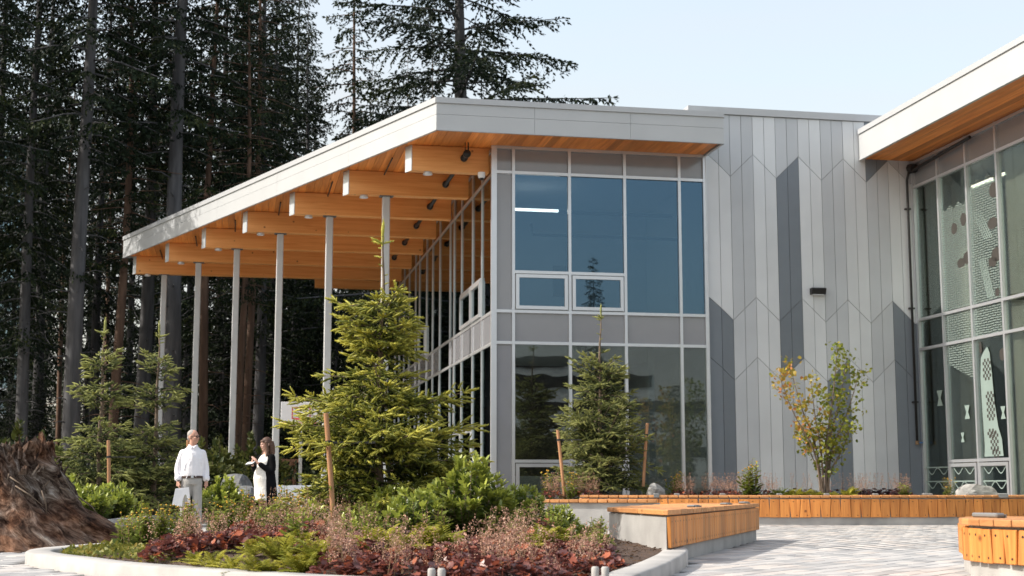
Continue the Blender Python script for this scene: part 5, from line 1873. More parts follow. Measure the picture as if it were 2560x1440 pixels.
for x, Y, k, sc, lab in ((560, 30.8, 0, 0.95, 'bushy shrub at the foot of the columns between the two people'), (215, 24.6, 1, 0.85, 'leafy shrub beside the stump in the left planter'), (262, 24.4, 1, 0.95, 'leafy shrub left of the concrete planter wall'), (300, 25.6, 1, 1.0, 'bushy shrub below the slim stake in the left planter'),
                        (340, 24.8, 2, 0.8, 'low bright shrub just above the concrete planter wall'), (396, 25.6, 2, 0.75, 'low bright shrub second along the concrete planter wall'), (440, 27.4, 2, 0.8, 'low shrub behind the white shirted person'), (180, 25.5, 0, 0.8, 'green shrub between the stump and left spruce')):
    X = (x - 1280) / FL * Y * CP * 1.01
    if Y < 30 and X > -7.1:
        X = -7.1
    plant('shrub', LR[k], SF, (X, Y, 0.15 if Y < 30 else 0.0), x, sc, lab)
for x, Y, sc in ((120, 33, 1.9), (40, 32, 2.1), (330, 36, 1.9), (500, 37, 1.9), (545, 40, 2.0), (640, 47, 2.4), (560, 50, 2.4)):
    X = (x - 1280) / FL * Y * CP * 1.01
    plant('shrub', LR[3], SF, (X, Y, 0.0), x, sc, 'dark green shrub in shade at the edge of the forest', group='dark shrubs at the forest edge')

# heuchera: mound of lobed red leaves with airy pink flower stalks
def lobed():
    n = 12
    v = [(0, 0.42, -0.05)]
    for k in range(n):
        a = math.pi * (-0.5) + 2 * math.pi * k / n
        r = 0.5 if k % 2 else 0.40
        v.append((r * math.cos(a) * 1.05, 0.42 + r * math.sin(a), 0.05 if k % 2 else -0.03))
    f = [(0, 1 + k, 1 + (k + 1) % n) for k in range(n)]
    return np.array(v), np.array(f)
LBV, LBF = lobed()
SPECK = np.array([(-0.5, 0, 0), (0.5, 0, 0), (0, 1, 0.2), (0, 0.4, -0.6)])
SPECKF = np.array([(0, 1, 2), (0, 2, 3)])
def make_heuchera(seed, nl, stalks, m, rad=0.20, hs=0.42):
    r_ = random.Random(seed)
    P, D, Sz, T = [], [], [], []
    for k in range(nl):
        a = r_.uniform(0, 6.28)
        q = math.sqrt(r_.random())
        P.append((rad * q * math.cos(a), rad * q * math.sin(a), 0.06 + 0.10 * (1 - q * q) + r_.uniform(-.02, .03)))
        D.append((math.cos(a) * (0.5 + q), math.sin(a) * (0.5 + q), r_.uniform(-0.3, 0.35)))
        s = r_.uniform(0.042, 0.078)
        Sz.append((s, s, s))
        T.append(min(1, max(0, r_.betavariate(1.2, 1.9))))
    v, f, t_ = stamp(LBV, LBF, P, D, np.random.default_rng(seed).normal(0, .5, len(P)), np.array(Sz), T)
    leaves = fast_mesh('leaves', v, f, M[m], t_)
    sm = MB()
    P, D, Sz, T = [], [], [], []
    for k in range(stalks):
        a = r_.uniform(0, 6.28)
        q = rad * r_.uniform(0.1, 0.7)
        b0 = Vector((q * math.cos(a), q * math.sin(a), 0.08))
        h = hs * r_.uniform(0.5, 1.1)
        tp = b0 + Vector((r_.gauss(0, .07), r_.gauss(0, .07), h))
        sm.tube([b0, b0.lerp(tp, .5) + Vector((r_.gauss(0, .01), r_.gauss(0, .01), 0)), tp], [0.0022, 0.0018, 0.001], 3)
        for i in range(30):
            t = r_.uniform(0.38, 1.0)
            c = b0.lerp(tp, t)
            rr_ = 0.05 * (1.15 - t)
            P.append(tuple(c + Vector((r_.gauss(0, rr_), r_.gauss(0, rr_), r_.gauss(0, .012)))))
            D.append((r_.gauss(0, 1), r_.gauss(0, 1), r_.gauss(0, 1)))
            s = r_.uniform(0.008, 0.015)
            Sz.append((s, s, s))
            T.append(r_.random())
    v, f, t_ = stamp(SPECK, SPECKF, P, D, [0] * len(P), np.array(Sz), T)
    return leaves, fast_mesh('flowers', v, f, M['pink'], t_), sm.mesh('flower_stalks', M['stalk'])
HE = [make_heuchera(1, 125, 3, 'heuchera', 0.20, 0.30), make_heuchera(2, 110, 5, 'heuchera', 0.20, 0.34), make_heuchera(3, 135, 2, 'heuchera', 0.20, 0.28), make_heuchera(4, 45, 13, 'heuchera', 0.18, 0.42), make_heuchera(5, 70, 4, 'heuchera_plum')]
HN = ('leaves', 'flowers', 'flower_stalks')
r_ = random.Random(14)
placed = [((x - 1280) / FL * Y, Y) for x, Y in ((950, 12.5), (1045, 12.3), (1120, 12.7), (1000, 12.4), (1345, 12.9), (1385, 13.1), (545, 11.75), (592, 11.55), (655, 11.15), (708, 12.0), (760, 11.2), (690, 11.1), (800, 11.9), (640, 12.6), (760, 12.9), (500, 12.1), (1168, 14.2), (1168, 13.8), (1040, 13.7), (1300, 16))]
def clear(X, Y, d):
    return all((X - a) ** 2 + ((Y - b) * 0.75) ** 2 > d * d for a, b in placed)
def heuch(X, Y, k, sc, label, group):
    placed.append((X, Y))
    plant('heuchera', HE[k], HN, (X, Y, bed_z(X, Y) - 0.01), r_.uniform(0, 6.28), sc, label, 'flowering plant', group)
# front drift (bottom centre), second drift (left centre)
n = 0
bed_in = inset(BED, 0.42)
for tries in range(4000):
    if n >= 64:
        break
    X, Y = r_.uniform(-1.75, 0.75), r_.uniform(10.15, 12.9)
    if not inside((X, Y), bed_in) or not clear(X, Y, 0.26):
        continue
    if Y > 11.9 + 0.3 * X and r_.random() < 0.4:
        continue
    heuch(X, Y, r_.choice([0, 0, 1, 2, 2, 3]), r_.uniform(0.85, 1.15), 'low red leaved plant with pink flower haze in the front drift of the bed', 'red leaved plants in the front drift')
    n += 1
n = 0
for tries in range(2000):
    if n >= 22:
        break
    x = r_.uniform(420, 830)
    Y = 13.0 + (x - 420) / 410 * 1.3 + r_.uniform(-0.55, 0.55)
    X = (x - 1280) / FL * Y
    if inside((X, Y), bed_in) and clear(X, Y, 0.24):
        heuch(X, Y, r_.choice([0, 2, 2, 1]), r_.uniform(0.8, 1.05), 'low red leaved plant in the drift left of the leaning stake', 'red leaved plants in the left drift')
        n += 1
n = 0
for tries in range(4000):
    if n >= 18:
        break
    X, Y = r_.uniform(-3.3, 1.0), r_.uniform(12.6, 18.5)
    if not inside((X, Y), bed_in) or not clear(X, Y, 0.30):
        continue
    if X > 0.3 and Y < 14.5 and r_.random() < 0.7:
        continue
    heuch(X, Y, r_.choice([3, 3, 1]), r_.uniform(0.85, 1.15), 'tall airy pink flower stalks over small red leaves in the middle of the bed', 'pink flower stalks in mid bed')
    n += 1

# ferns
def make_fern(seed, nf, L0, m, arch=0.7):
    r_ = random.Random(seed)
    P, D, Sz, T, Rl = [], [], [], [], []
    for k in range(nf):
        a = 2 * math.pi * k / nf + r_.uniform(-.3, .3)
        h = Vector((math.cos(a), math.sin(a), 0))
        L1 = L0 * r_.uniform(0.7, 1.1)
        el = r_.uniform(0.55, 1.35)
        side = Vector((-h.y, h.x, 0))
        ns = 15
        tn = r_.uniform(0.15, 0.85)
        def fp(s):
            t = s / L1
            return h * (s * math.cos(el) + 0.15 * arch * s * t) + Vector((0, 0, s * math.sin(el) - arch * 0.5 * s * t))
        for i in range(1, ns + 1):
            s = L1 * i / ns
            c = fp(s)
            fwd = (fp(s + 0.01) - fp(s)).normalized()
            w = 0.20 * L0 * math.sin(math.pi * (0.12 + 0.86 * i / ns)) + 0.008
            for sg in (-1, 1):
                P.append(tuple(c))
                D.append(tuple(side * sg + fwd * 0.55 + Vector((0, 0, r_.gauss(0.05, .1)))))
                Sz.append((L1 / ns * 1.6, w, w))
                T.append(min(1, max(0, tn + r_.gauss(0, .1) + 0.2 * i / ns)))
    v, f, t_ = stamp(LEAF6, LEAF6F, P, D, [0] * len(P), np.array(Sz), T)
    return (fast_mesh('fronds', v, f, M[m], t_),)
FE = [make_fern(1, 22, 0.36, 'fern'), make_fern(2, 16, 0.30, 'fern'), make_fern(3, 20, 0.34, 'fern_green')]
def fern(X, Y, z, k, sc, label, group=None):
    plant('fern', FE[k], ('fronds',), (X, Y, z), r_.uniform(0, 6.28), sc, label, 'fern', group)
for x, Y, k, sc in ((545, 11.75, 1, .9), (592, 11.55, 1, .85), (655, 11.15, 0, .85), (708, 12.0, 0, 1.1), (760, 11.2, 0, .95), (690, 11.1, 1, .8), (800, 11.9, 0, 1.0), (640, 12.6, 1, .9), (760, 12.9, 0, .9), (500, 12.1, 1, .7)):
    X = (x - 1280) / FL * Y
    fern(X, Y, bed_z(X, Y), k, sc, 'yellow green fern in the row along the front kerb', 'yellow ferns along the kerb')
for x, Y, k, sc in ((950, 12.5, 0, 1.2), (1045, 12.3, 0, 1.35), (1120, 12.7, 0, 1.2), (1000, 12.4, 1, 1.3), (1345, 12.9, 0, 1.2), (1385, 13.1, 0, 1.2), (1460, 14.8, 2, .9), (1435, 15.4, 2, 1.0), (1480, 15.6, 2, .9), (1385, 15.8, 2, .9), (1240, 14.0, 1, .9), (905, 13.0, 1, .85)):
    X = (x - 1280) / FL * Y
    fern(X, Y, bed_z(X, Y), k, sc, 'pale green fern among the pink flower stalks' if k < 2 else 'green fern beside the block bench', 'ferns among the pink flowers' if k < 2 else 'green ferns by the block bench')

# stemmed perennials with yellow button flowers
def make_perennial(seed, ns_, H, leaf, flowers):
    r_ = random.Random(seed)
    sm = MB()
    fl = MB()
    P, D, Sz, T = [], [], [], []
    for k in range(ns_):
        a = r_.uniform(0, 6.28)
        q = r_.uniform(0, 0.10)
        b0 = Vector((q * math.cos(a), q * math.sin(a), 0))
        tp = b0 + Vector((r_.gauss(0, .10) * H, r_.gauss(0, .10) * H, H * r_.uniform(0.6, 1.1)))
        sm.tube([b0, tp], [0.004, 0.002], 3)
        n = int(H / 0.035)
        for i in range(n):
            t = (i + 0.5) / n
            c = b0.lerp(tp, t)
            aa = i * 2.399 + a
            P.append(tuple(c))
            D.append((math.cos(aa), math.sin(aa), r_.uniform(0.0, 0.8)))
            s = leaf * (1.25 - 0.8 * t) * r_.uniform(0.7, 1.2)
            Sz.append((s * 0.7, s, s))
            T.append(min(1, max(0, 0.2 + 0.5 * t + r_.gauss(0, .15))))
        if flowers and r_.random() < 0.75:
            fl.ball(tuple(tp), (0.013, 0.013, 0.009), 6, 4)
    v, f, t_ = stamp(LEAF6, LEAF6F, P, D, np.random.default_rng(seed).normal(0, .4, len(P)), np.array(Sz), T)
    out = [sm.mesh('stem', M['stalk']), fast_mesh('leaves', v, f, M['perennial'], t_)]
    if flowers:
        out.append(fl.mesh('flowers', M['yellow'], True))
    return tuple(out)
PE = [make_perennial(1, 22, 0.55, 0.11, True), make_perennial(2, 16, 0.42, 0.09, True), make_perennial(3, 20, 0.30, 0.10, False)]
PN = ('stem', 'leaves', 'flowers')
for x, Y, k, sc, lab in ((370, 14.6, 0, .85, 'leafy perennial with yellow buttons at the left tip of the bed'), (410, 14.9, 0, .8, 'leafy perennial second from the left tip of the bed'), (342, 15.0, 1, .8, 'short leafy perennial beside the kerb at the left tip'), (470, 16.6, 0, .9, 'tall yellow button perennial in front of the white shirted person'),
                        (438, 16.2, 1, .9, 'yellow button perennial left of the white shirted person'), (585, 17.4, 0, .9, 'yellow button perennial below the small slatted bench'), (628, 17.0, 0, 1.0, 'tall yellow button perennial between the two people'), (664, 16.6, 1, 1.0, 'yellow button perennial in front of the standing woman'), (722, 16.8, 0, 1.05, 'tall yellow button perennial right of the standing woman'), (700, 16.2, 1, .9, 'shorter perennial below the white clothed table'), (545, 17.0, 1, .9, 'perennial in front of the concrete planter wall end'), (750, 15.4, 1, .9, 'perennial at the left foot of the big spruce')):
    X = (x - 1280) / FL * Y
    me = PE[k]
    plant('perennial', me, PN, (X, Y, bed_z(X, Y)), r_.uniform(0, 6.28), sc, lab, 'flowering plant')
n = 0
for tries in range(900):
    if n >= 44:
        break
    X, Y = (r_.uniform(-4.2, -1.0), r_.uniform(14.4, 18.8)) if n % 2 else (r_.uniform(-2.2, 0.9), r_.uniform(12.4, 15.5))
    if inside((X, Y), bed_in) and clear(X, Y, 0.22):
        placed.append((X, Y))
        plant('perennial', PE[2], PN[:2], (X, Y, bed_z(X, Y)), r_.uniform(0, 6.28), r_.uniform(.8, 1.2), 'low green leafy filler plant between the flowering plants of the bed', 'flowering plant', 'green filler plants in the bed')
        n += 1
for x, Y in ((1490, 13.0), (1465, 13.6), (1500, 14.2), (1445, 12.6), (1520, 13.4)):
    X = (x - 1280) / FL * Y
    plant('perennial', PE[2], PN[:2], (X, Y, bed_z(X, Y)), x, .5, 'small grey green plant on bare soil by the block bench', 'flowering plant', 'small plants on bare soil')

# ground cover at the left tip and fine mulch chips
g = np.random.default_rng(4)
pts = []
while len(pts) < 2600:
    X, Y = g.uniform(-4.9, -2.6), g.uniform(12.4, 16.2)
    if inside((X, Y), inset(BED, 0.34)) and (X < -3.2 + g.normal(0, .25)):
        pts.append((X, Y, bed_z(X, Y) + abs(g.normal(0.02, .02))))
pts = np.array(pts)
n = len(pts)
v, f, t_ = stamp(LEAF6, LEAF6F, pts, np.stack([g.normal(0, 1, n), g.normal(0, 1, n), g.uniform(.2, 1.2, n)], 1), g.uniform(0, 6, n), g.uniform(.03, .065, n), np.clip(g.normal(.5, .25, n), 0, 1))
tag(link('ground_cover', fast_mesh('ground_cover', v, f, M['cover'], t_)), 'low yellow green ground cover at the left tip of the bed', 'ground cover', kind='stuff')
pts = []
while len(pts) < 5000:
    X, Y = g.uniform(-5, 2), g.uniform(9.9, 19)
    if inside((X, Y), inset(BED, 0.28)):
        pts.append((X, Y, bed_z(X, Y) + 0.012))
pts = np.array(pts)
n = len(pts)
v, f, t_ = stamp(LEAF6, LEAF6F, pts, np.stack([g.normal(0, 1, n), g.normal(0, 1, n), g.normal(0, .3, n)], 1), g.uniform(0, 6, n), np.stack([g.uniform(.01, .03, n), g.uniform(.02, .06, n), g.uniform(.01, .03, n)], 1), g.uniform(0, 1, n))
tag(link('mulch', fast_mesh('mulch', v, f, M['needle_dead'], t_)), 'brown bark mulch chips on the flower bed soil', 'mulch', kind='stuff')

# planter behind the long bench
for k, (x, Y, kind, sc, lab) in enumerate((
        (1985, 31.0, 0, 1.0, 'fern left of the maple behind the long bench'), (2010, 30.9, 1, 1.1, 'small fern nearest the maple on its left'), (2040, 30.8, 0, .9, 'fern directly below the maple'), (2120, 30.8, 0, 1.1, 'bright fern right of the maple behind the long bench'), (1950, 31.2, 2, 1.1, 'green fern beside the tall thin shrub'), (2085, 30.8, 1, .9, 'fern at the right foot of the maple'))):
    p = at(x, 1225, Y)
    fern(p[0], Y, 0.49, kind, sc * 1.15, lab)
for k, (x, Y) in enumerate(((1990, 32), (2020, 32.4), (2100, 31.6), (2140, 31.8), (2165, 31.4), (2195, 31.6), (2215, 31.3), (2235, 31.6), (2130, 32.4), (2180, 32.2))):
    p = at(x, 1222, Y)
    plant('heuchera', HE[4], HN, (p[0], Y, 0.49), k, 1.25, 'dark plum leaved plant behind the long bench', 'flowering plant', 'plum leaved plants behind the bench')
for k, (x, Y) in enumerate(((1790, 31.4), (1815, 31.8), (1830, 31.2), (1850, 32), (1910, 31.6), (1930, 32.2), (2060, 32.6), (2160, 32.8), (2250, 32.4), (1700, 31.6), (1720, 31.2), (1460, 31.2), (1480, 30.9), (1400, 31.3), (1380, 31), (1440, 31.6), (2262, 33.2), (1770, 31.8))):
    p = at(x, 1222, Y)
    plant('heuchera', HE[3], HN, (p[0], Y, 0.49), k, 1.15, 'airy pink flower stalks in the planter along the building', 'flowering plant', 'pink flower stalks by the building')
for x, Y, k, sc, lab in ((1878, 31.4, 0, 1.35, 'tall thin leafy shrub left of the maple'), (2370, 31.6, 1, .9, 'small upright plant beside the pale boulder'), (1690, 31.8, 0, 1.0, 'wispy shrub in front of the last window bay'), (1370, 31.6, 1, 1.2, 'wispy plant left of the staked window spruce'), (1430, 31.0, 1, 1.1, 'wispy plant below the staked window spruce'), (2260, 31.4, 2, 1.0, 'low yellow plant below the drain pipe')):
    p = at(x, 1222, Y)
    plant('shrub', PE[k], PN, (p[0], Y, 0.48), x, sc * 1.2, lab)

# maple
def make_maple(seed, H):
    r_ = random.Random(seed)
    tr = MB()
    P, D, Sz, T = [], [], [], []
    def leafclump(c, n, spread, tint):
        for _ in range(n):
            P.append(tuple(c + Vector((r_.gauss(0, spread), r_.gauss(0, spread), r_.gauss(0, spread * .8)))))
            D.append((r_.gauss(0, 1), r_.gauss(0, 1), r_.gauss(-.35, .5)))
            s = r_.uniform(0.055, 0.10)
            Sz.append((s, s, s))
            T.append(min(1, max(0, tint + r_.gauss(0, .14))))
    stems = [(-1.0, 2.75, .78), (-0.62, 3.05, .7), (-0.25, 2.65, .62), (0.42, 3.45, .25), (0.66, 3.2, .30), (0.92, 2.85, .35), (0.62, 1.6, .35), (-0.40, 1.5, .3), (0.3, 2.3, .4)]
    for tx, tz, tint in stems:
        ty = r_.uniform(-0.5, 0.5)
        p0_ = Vector((tx * 0.08, ty * .08, 0))
        p3 = Vector((tx, ty, tz))
        p1 = Vector((tx * 0.22, ty * .3, tz * 0.38))
        p2 = Vector((tx * 0.68, ty * .7, tz * 0.7))
        pts = catmull([p0_, p1, p2, p3], 5)
        tr.tube(pts, [0.022 * (1 - i / len(pts)) + 0.004 for i in range(len(pts))], 6)
        for i, q in enumerate(pts):
            t = i / len(pts)
            if t < 0.3:
                continue
            q = Vector(q)
            for b in range(3):
                a = r_.uniform(0, 6.28)
                L1 = r_.uniform(0.10, 0.34) * (1.15 - 0.5 * t)
                e_ = q + Vector((L1 * math.cos(a), L1 * math.sin(a), r_.uniform(-.02, .2)))
                tr.tube([q, e_], [0.004, 0.0015], 3)
                leafclump(e_, r_.randint(3, 7), 0.065, tint + r_.gauss(0, .08))
            leafclump(q, 1, 0.08, tint)
        leafclump(p3, 10, 0.09, tint + 0.1)
    v, f, t_ = stamp(LBV, LBF, P, D, np.random.default_rng(seed).uniform(0, 6.28, len(P)), np.array(Sz), T)
    return tr.mesh('trunk', M['bark_young'], True), fast_mesh('crown', v, f, M['maple'], t_)
MP = make_maple(3, 3.4)
p = at(2062, 1225, 31.6)
plant('maple_tree', MP, ('trunk', 'crown'), (p[0], 31.6, 0.48), 0.0, 0.98, 'slender multi stemmed maple with yellow, green and orange leaves by the panelled wall', 'tree')

# ------------------------------------------------------------------ people
def fuse(name, mb, m, voxel, smooth_it=3):
    """overlapping closed forms fused into one continuous skin"""
    me = mb.mesh(name, m, True)
    o = bpy.data.objects.new(name, me)
    C.objects.link(o)
    r = o.modifiers.new('r', 'REMESH')
    r.mode = 'VOXEL'
    r.voxel_size = voxel
    r.use_smooth_shade = True
    s = o.modifiers.new('s', 'SMOOTH')
    s.factor = 0.5
    s.iterations = smooth_it
    dg = bpy.context.evaluated_depsgraph_get()
    out = bpy.data.meshes.new_from_object(o.evaluated_get(dg))
    bpy.data.objects.remove(o)
    out.name = name
    out.materials.clear()
    out.materials.append(m)
    out.polygons.foreach_set('use_smooth', [True] * len(out.polygons))
    return out

def ell(c, rx, ry, z, n=20):
    return [(c[0] + rx * math.cos(t), c[1] + ry * math.sin(t), z) for t in [2 * math.pi * k / n for k in range(n)]]

def torso(mb, rows, n=20):
    mb.loft([ell((x, y), rx, ry, z, n) for z, rx, ry, x, y in rows])

def limb(mb, pts, rad, n=12):
    pts = [Vector(p) for p in pts]
    q = catmull(pts, 5)
    rr_ = []
    for i in range(len(q)):
        t = i / (len(q) - 1) * (len(rad) - 1)
        k = min(int(t), len(rad) - 2)
        rr_.append(rad[k] + (rad[k + 1] - rad[k]) * (t - k))
    mb.tube(q, rr_, n)
    mb.ball(tuple(q[0]), rr_[0] * 0.98, 12, 8)
    mb.ball(tuple(q[-1]), rr_[-1] * 0.98, 12, 8)

def hand(mb, w, d, n, curl, thumb):
    """w wrist, d pointing direction, n palm normal, curl 0..1, thumb side vector"""
    w, d, n, th = Vector(w), Vector(d).normalized(), Vector(n).normalized(), Vector(thumb).normalized()
    mb.tube([w - d * 0.02, w + d * 0.03, w + d * 0.085], [0.026, 0.034, 0.036], 10, True, 0.55)
    for k, (o, L0) in enumerate(((0.028, 0.066), (0.010, 0.076), (-0.009, 0.070), (-0.027, 0.054))):
        b = w + d * 0.078 + th * o
        m1 = b + (d * (1 - 0.35 * curl) + n * 0.55 * curl).normalized() * L0 * 0.5
        m2 = m1 + (d * (1 - 0.9 * curl) + n * (0.2 + 0.9 * curl)).normalized() * L0 * 0.5
        mb.tube([b - d * 0.02, b, m1, m2], [0.0105, 0.0105, 0.0098, 0.008], 8)
        mb.ball(tuple(m2), 0.0082, 8, 6)
    b = w + d * 0.025 + th * 0.026
    m1 = b + (d * 0.7 + th * 0.6 + n * 0.35).normalized() * 0.035
    m2 = m1 + (d * 0.9 + th * 0.1 + n * (0.2 + 0.5 * curl)).normalized() * 0.032
    mb.tube([b - th * 0.012, b, m1, m2], [0.013, 0.0125, 0.011, 0.009], 8)
    mb.ball(tuple(m2), 0.009, 8, 6)

def head(mb, c, yaw, pitch=0.0, jaw=1.0):
    R_ = Matrix.Rotation(yaw, 3, 'Z') @ Matrix.Rotation(pitch, 3, 'X')
    tmp = MB()
    tmp.ball((0, 0.012, 0.03), (0.075, 0.095, 0.095), 18, 12)
    tmp.ball((0, -0.02, -0.035), (0.061 * jaw, 0.072, 0.075), 16, 10)
    tmp.ball((0, -0.052, -0.088), (0.030, 0.030, 0.022), 10, 7)
    tmp.ball((0, -0.092, -0.012), (0.011, 0.016, 0.026), 10, 7)
    tmp.ball((0, -0.098, -0.026), (0.016, 0.017, 0.011), 10, 7)
    tmp.ball((0, -0.083, -0.056), (0.024, 0.012, 0.009), 10, 7)
    tmp.ball((0, -0.078, 0.022), (0.050, 0.018, 0.010), 10, 7)
    for s in (-1, 1):
        tmp.ball((s * 0.036, -0.068, -0.022), (0.022, 0.022, 0.018), 10, 7)
        tmp.ball((s * 0.076, 0.012, -0.005), (0.010, 0.020, 0.031), 10, 7)
    mb.add([tuple(R_ @ Vector(v) + Vector(c)) for v in tmp.v], tmp.f)
    return R_

def face_bits(parent, c, R_):
    def put(name, mb, m):
        mb.v = [tuple(R_ @ Vector(v) + Vector(c)) for v in mb.v]
        return part(name, mb, m, parent, True)
    e = MB()
    for s in (-1, 1):
        e.ball((s * 0.031, -0.083, 0.004), (0.012, 0.007, 0.006), 8, 6)
    put('eyes', e, M['black'])
    put('lips', MB().ball((0, -0.0935, -0.056), (0.019, 0.004, 0.005), 8, 6), M['red_paint'] if False else M['skin'])
    return put

# person in the white shirt, looking to the right
mn = thing('person', 'person in white shirt and grey trousers with glasses holding white papers', 'person', (-5.13, 23.0, 0.0), R(14), None, 0.955)
b = MB()
HC = (0.005, -0.012, 1.632)
RH = head(b, HC, R(52), R(-4), 1.06)
limb(b, [(0, 0.015, 1.40), (0, 0.0, 1.50), (0.003, -0.008, 1.57)], [0.066, 0.060, 0.058])
torso(b, [(0.86, 0.15, 0.105, 0, 0), (0.98, 0.155, 0.11, 0, 0), (1.08, 0.150, 0.11, 0, -0.005), (1.28, 0.170, 0.115, 0, 0), (1.40, 0.155, 0.09, 0, 0.01), (1.46, 0.07, 0.06, 0, 0.01)])
armR = [(-0.160, 0.01, 1.365), (-0.232, 0.045, 1.12), (-0.222, -0.03, 0.895)]
armL = [(0.160, 0.01, 1.365), (0.222, 0.05, 1.12), (0.235, -0.01, 0.895)]
limb(b, armR, [0.056, 0.045, 0.028])
limb(b, armL, [0.056, 0.045, 0.028])
hand(b, armR[-1], (0.03, -0.12, -1), (1, -0.3, 0), 0.75, (0.25, -1, -0.1))
hand(b, armL[-1], (-0.02, -0.10, -1), (-1, -0.2, 0), 0.35, (-0.2, -1, -0.1))
for s in (-1, 1):
    limb(b, [(s * 0.085, 0, 0.90), (s * 0.10, -0.02, 0.50), (s * 0.11, 0.03, 0.09)], [0.085, 0.055, 0.04])
body = link('body', fuse('body', b, M['skin'], 0.0075, 2), mn)
put = face_bits(mn, HC, RH)
h = MB()
h.ball((0, 0.026, 0.052), (0.078, 0.088, 0.077), 18, 12)
h.ball((0, 0.078, -0.008), (0.060, 0.034, 0.050), 14, 10)
h.v = [tuple(RH @ Vector(v) + Vector(HC)) for v in h.v]
link('hair', fuse('hair', h, M['hair_grey'], 0.008, 2), mn)
gl = MB()
for s in (-1, 1):
    gl.tube([(s * 0.033 + 0.024 * math.cos(a), -0.096 - 0.004 * abs(math.cos(a)), 0.002 + 0.019 * math.sin(a)) for a in [k * math.pi / 6 for k in range(13)]], 0.0042, 5, False)
    gl.tube([(s * 0.057, -0.094, 0.010), (s * 0.078, -0.05, 0.012), (s * 0.080, 0.02, 0.010)], 0.0038, 5)
gl.tube([(-0.011, -0.099, 0.006), (0.011, -0.099, 0.006)], 0.004, 5)
put('glasses', gl, M['black'])
sh = MB()
torso(sh, [(0.955, 0.172, 0.128, 0, 0), (1.02, 0.182, 0.138, 0, -0.004), (1.12, 0.180, 0.136, 0, -0.006), (1.28, 0.188, 0.134, 0, 0), (1.37, 0.182, 0.112, 0, 0.008), (1.42, 0.150, 0.092, 0, 0.01), (1.455, 0.105, 0.080, 0, 0.012), (1.485, 0.076, 0.074, 0, 0.012)])
for arm in (armR, armL):
    e_ = Vector(arm[1]).lerp(Vector(arm[2]), 0.86)
    limb(sh, [arm[0], arm[1], tuple(e_)], [0.064, 0.058, 0.048])
    d_ = (Vector(arm[2]) - Vector(arm[1])).normalized()
    sh.tube([tuple(e_ - d_ * 0.05), tuple(e_ - d_ * 0.045), tuple(e_ + d_ * 0.012), tuple(e_ + d_ * 0.016)], [0.050, 0.062, 0.060, 0.048], 14)
# collar wings
for s in (-1, 1):
    sh.tube([(s * 0.012, -0.085, 1.445), (s * 0.05, -0.06, 1.485), (s * 0.07, 0.02, 1.50)], [0.018, 0.017, 0.015], 8)
sh.tube([(-0.05, 0.07, 1.495), (0.0, 0.085, 1.50), (0.05, 0.07, 1.495)], 0.016, 8)
r_ = random.Random(2)
for k in range(26):      # cloth folds
    z = r_.uniform(0.99, 1.34)
    a = r_.uniform(-2.9, -0.25)
    p0_ = Vector((0.178 * math.cos(a), 0.130 * math.sin(a), z))
    p1_ = Vector((0.182 * math.cos(a + r_.uniform(-.5, .5)), 0.134 * math.sin(a), z - r_.uniform(0.05, 0.16)))
    sh.tube([p0_, p0_.lerp(p1_, .5) * 1.02, p1_], [0.004, 0.010, 0.004], 6)
so = link('shirt', fuse('shirt', sh, M['shirt'], 0.010, 2), mn)
bt = MB()
for k in range(6):
    bt.ball((0.004, -0.139 + 0.012 * (k > 4), 1.05 + k * 0.065), (0.005, 0.004, 0.005), 6, 4)
part('placket', MB().box(-0.012, 0.012, -0.1425, -0.120, 0.99, 1.36), M['shirt'], so)
tr_ = MB()
torso(tr_, [(0.84, 0.160, 0.125, 0, 0), (0.90, 0.172, 0.132, 0, 0), (0.965, 0.168, 0.124, 0, 0)])
for s in (-1, 1):
    limb(tr_, [(s * 0.080, 0, 0.88), (s * 0.098, -0.012, 0.50), (s * 0.112, 0.02, 0.10)], [0.097, 0.078, 0.068])
link('trousers', fuse('trousers', tr_, M['trousers'], 0.011, 3), mn)
be = MB()
be.loft([ell((0, 0), 0.181, 0.139, 0.948, 28), ell((0, 0), 0.183, 0.141, 0.952, 28), ell((0, 0), 0.183, 0.141, 0.982, 28), ell((0, 0), 0.180, 0.138, 0.986, 28)])
beo = part('belt', be, M['belt'], mn, True)
part('buckle', MB().box(-0.022, 0.022, -0.150, -0.138, 0.951, 0.983), M['zinc'], beo)
for s in (-1, 1):
    sb = MB()
    sb.ball((s * 0.115, -0.05, 0.035), (0.045, 0.13, 0.04), 14, 8)
    sb.ball((s * 0.115, 0.03, 0.06), (0.042, 0.06, 0.055), 12, 8)
    link('shoe', fuse('shoe', sb, M['belt'], 0.010, 2), mn)
for arm in (armR, armL):
    w_ = Vector(arm[2])
    part('watch', MB().tube([tuple(w_ + Vector((0, 0, 0.008))), tuple(w_ + Vector((0, 0, 0.030)))], 0.034, 12), M['black'], mn, True)
# papers held in the hand
cw0, sw0 = math.cos(R(14)), math.sin(R(14))
def mworld(p, o=(-5.13, 23.0), sc=0.955):
    return (o[0] + sc * (p[0] * cw0 - p[1] * sw0), o[1] + sc * (p[0] * sw0 + p[1] * cw0), p[2] * sc)
pp_ = thing('papers', 'white papers held in the hand of the white shirted person', 'paper', mworld((-0.20, -0.085, 0.76)), R(14))
part('sheet', MB().box(-0.060, 0.150, -0.003, 0.003, -0.27, 0.02), M['paper'], pp_, rot=(R(6), R(-6), R(-8)))
part('sheet', MB().box(-0.065, 0.12, -0.002, 0.002, -0.26, 0.0), M['paper'], pp_, loc=(0, -0.012, 0), rot=(R(10), R(9), R(4)))

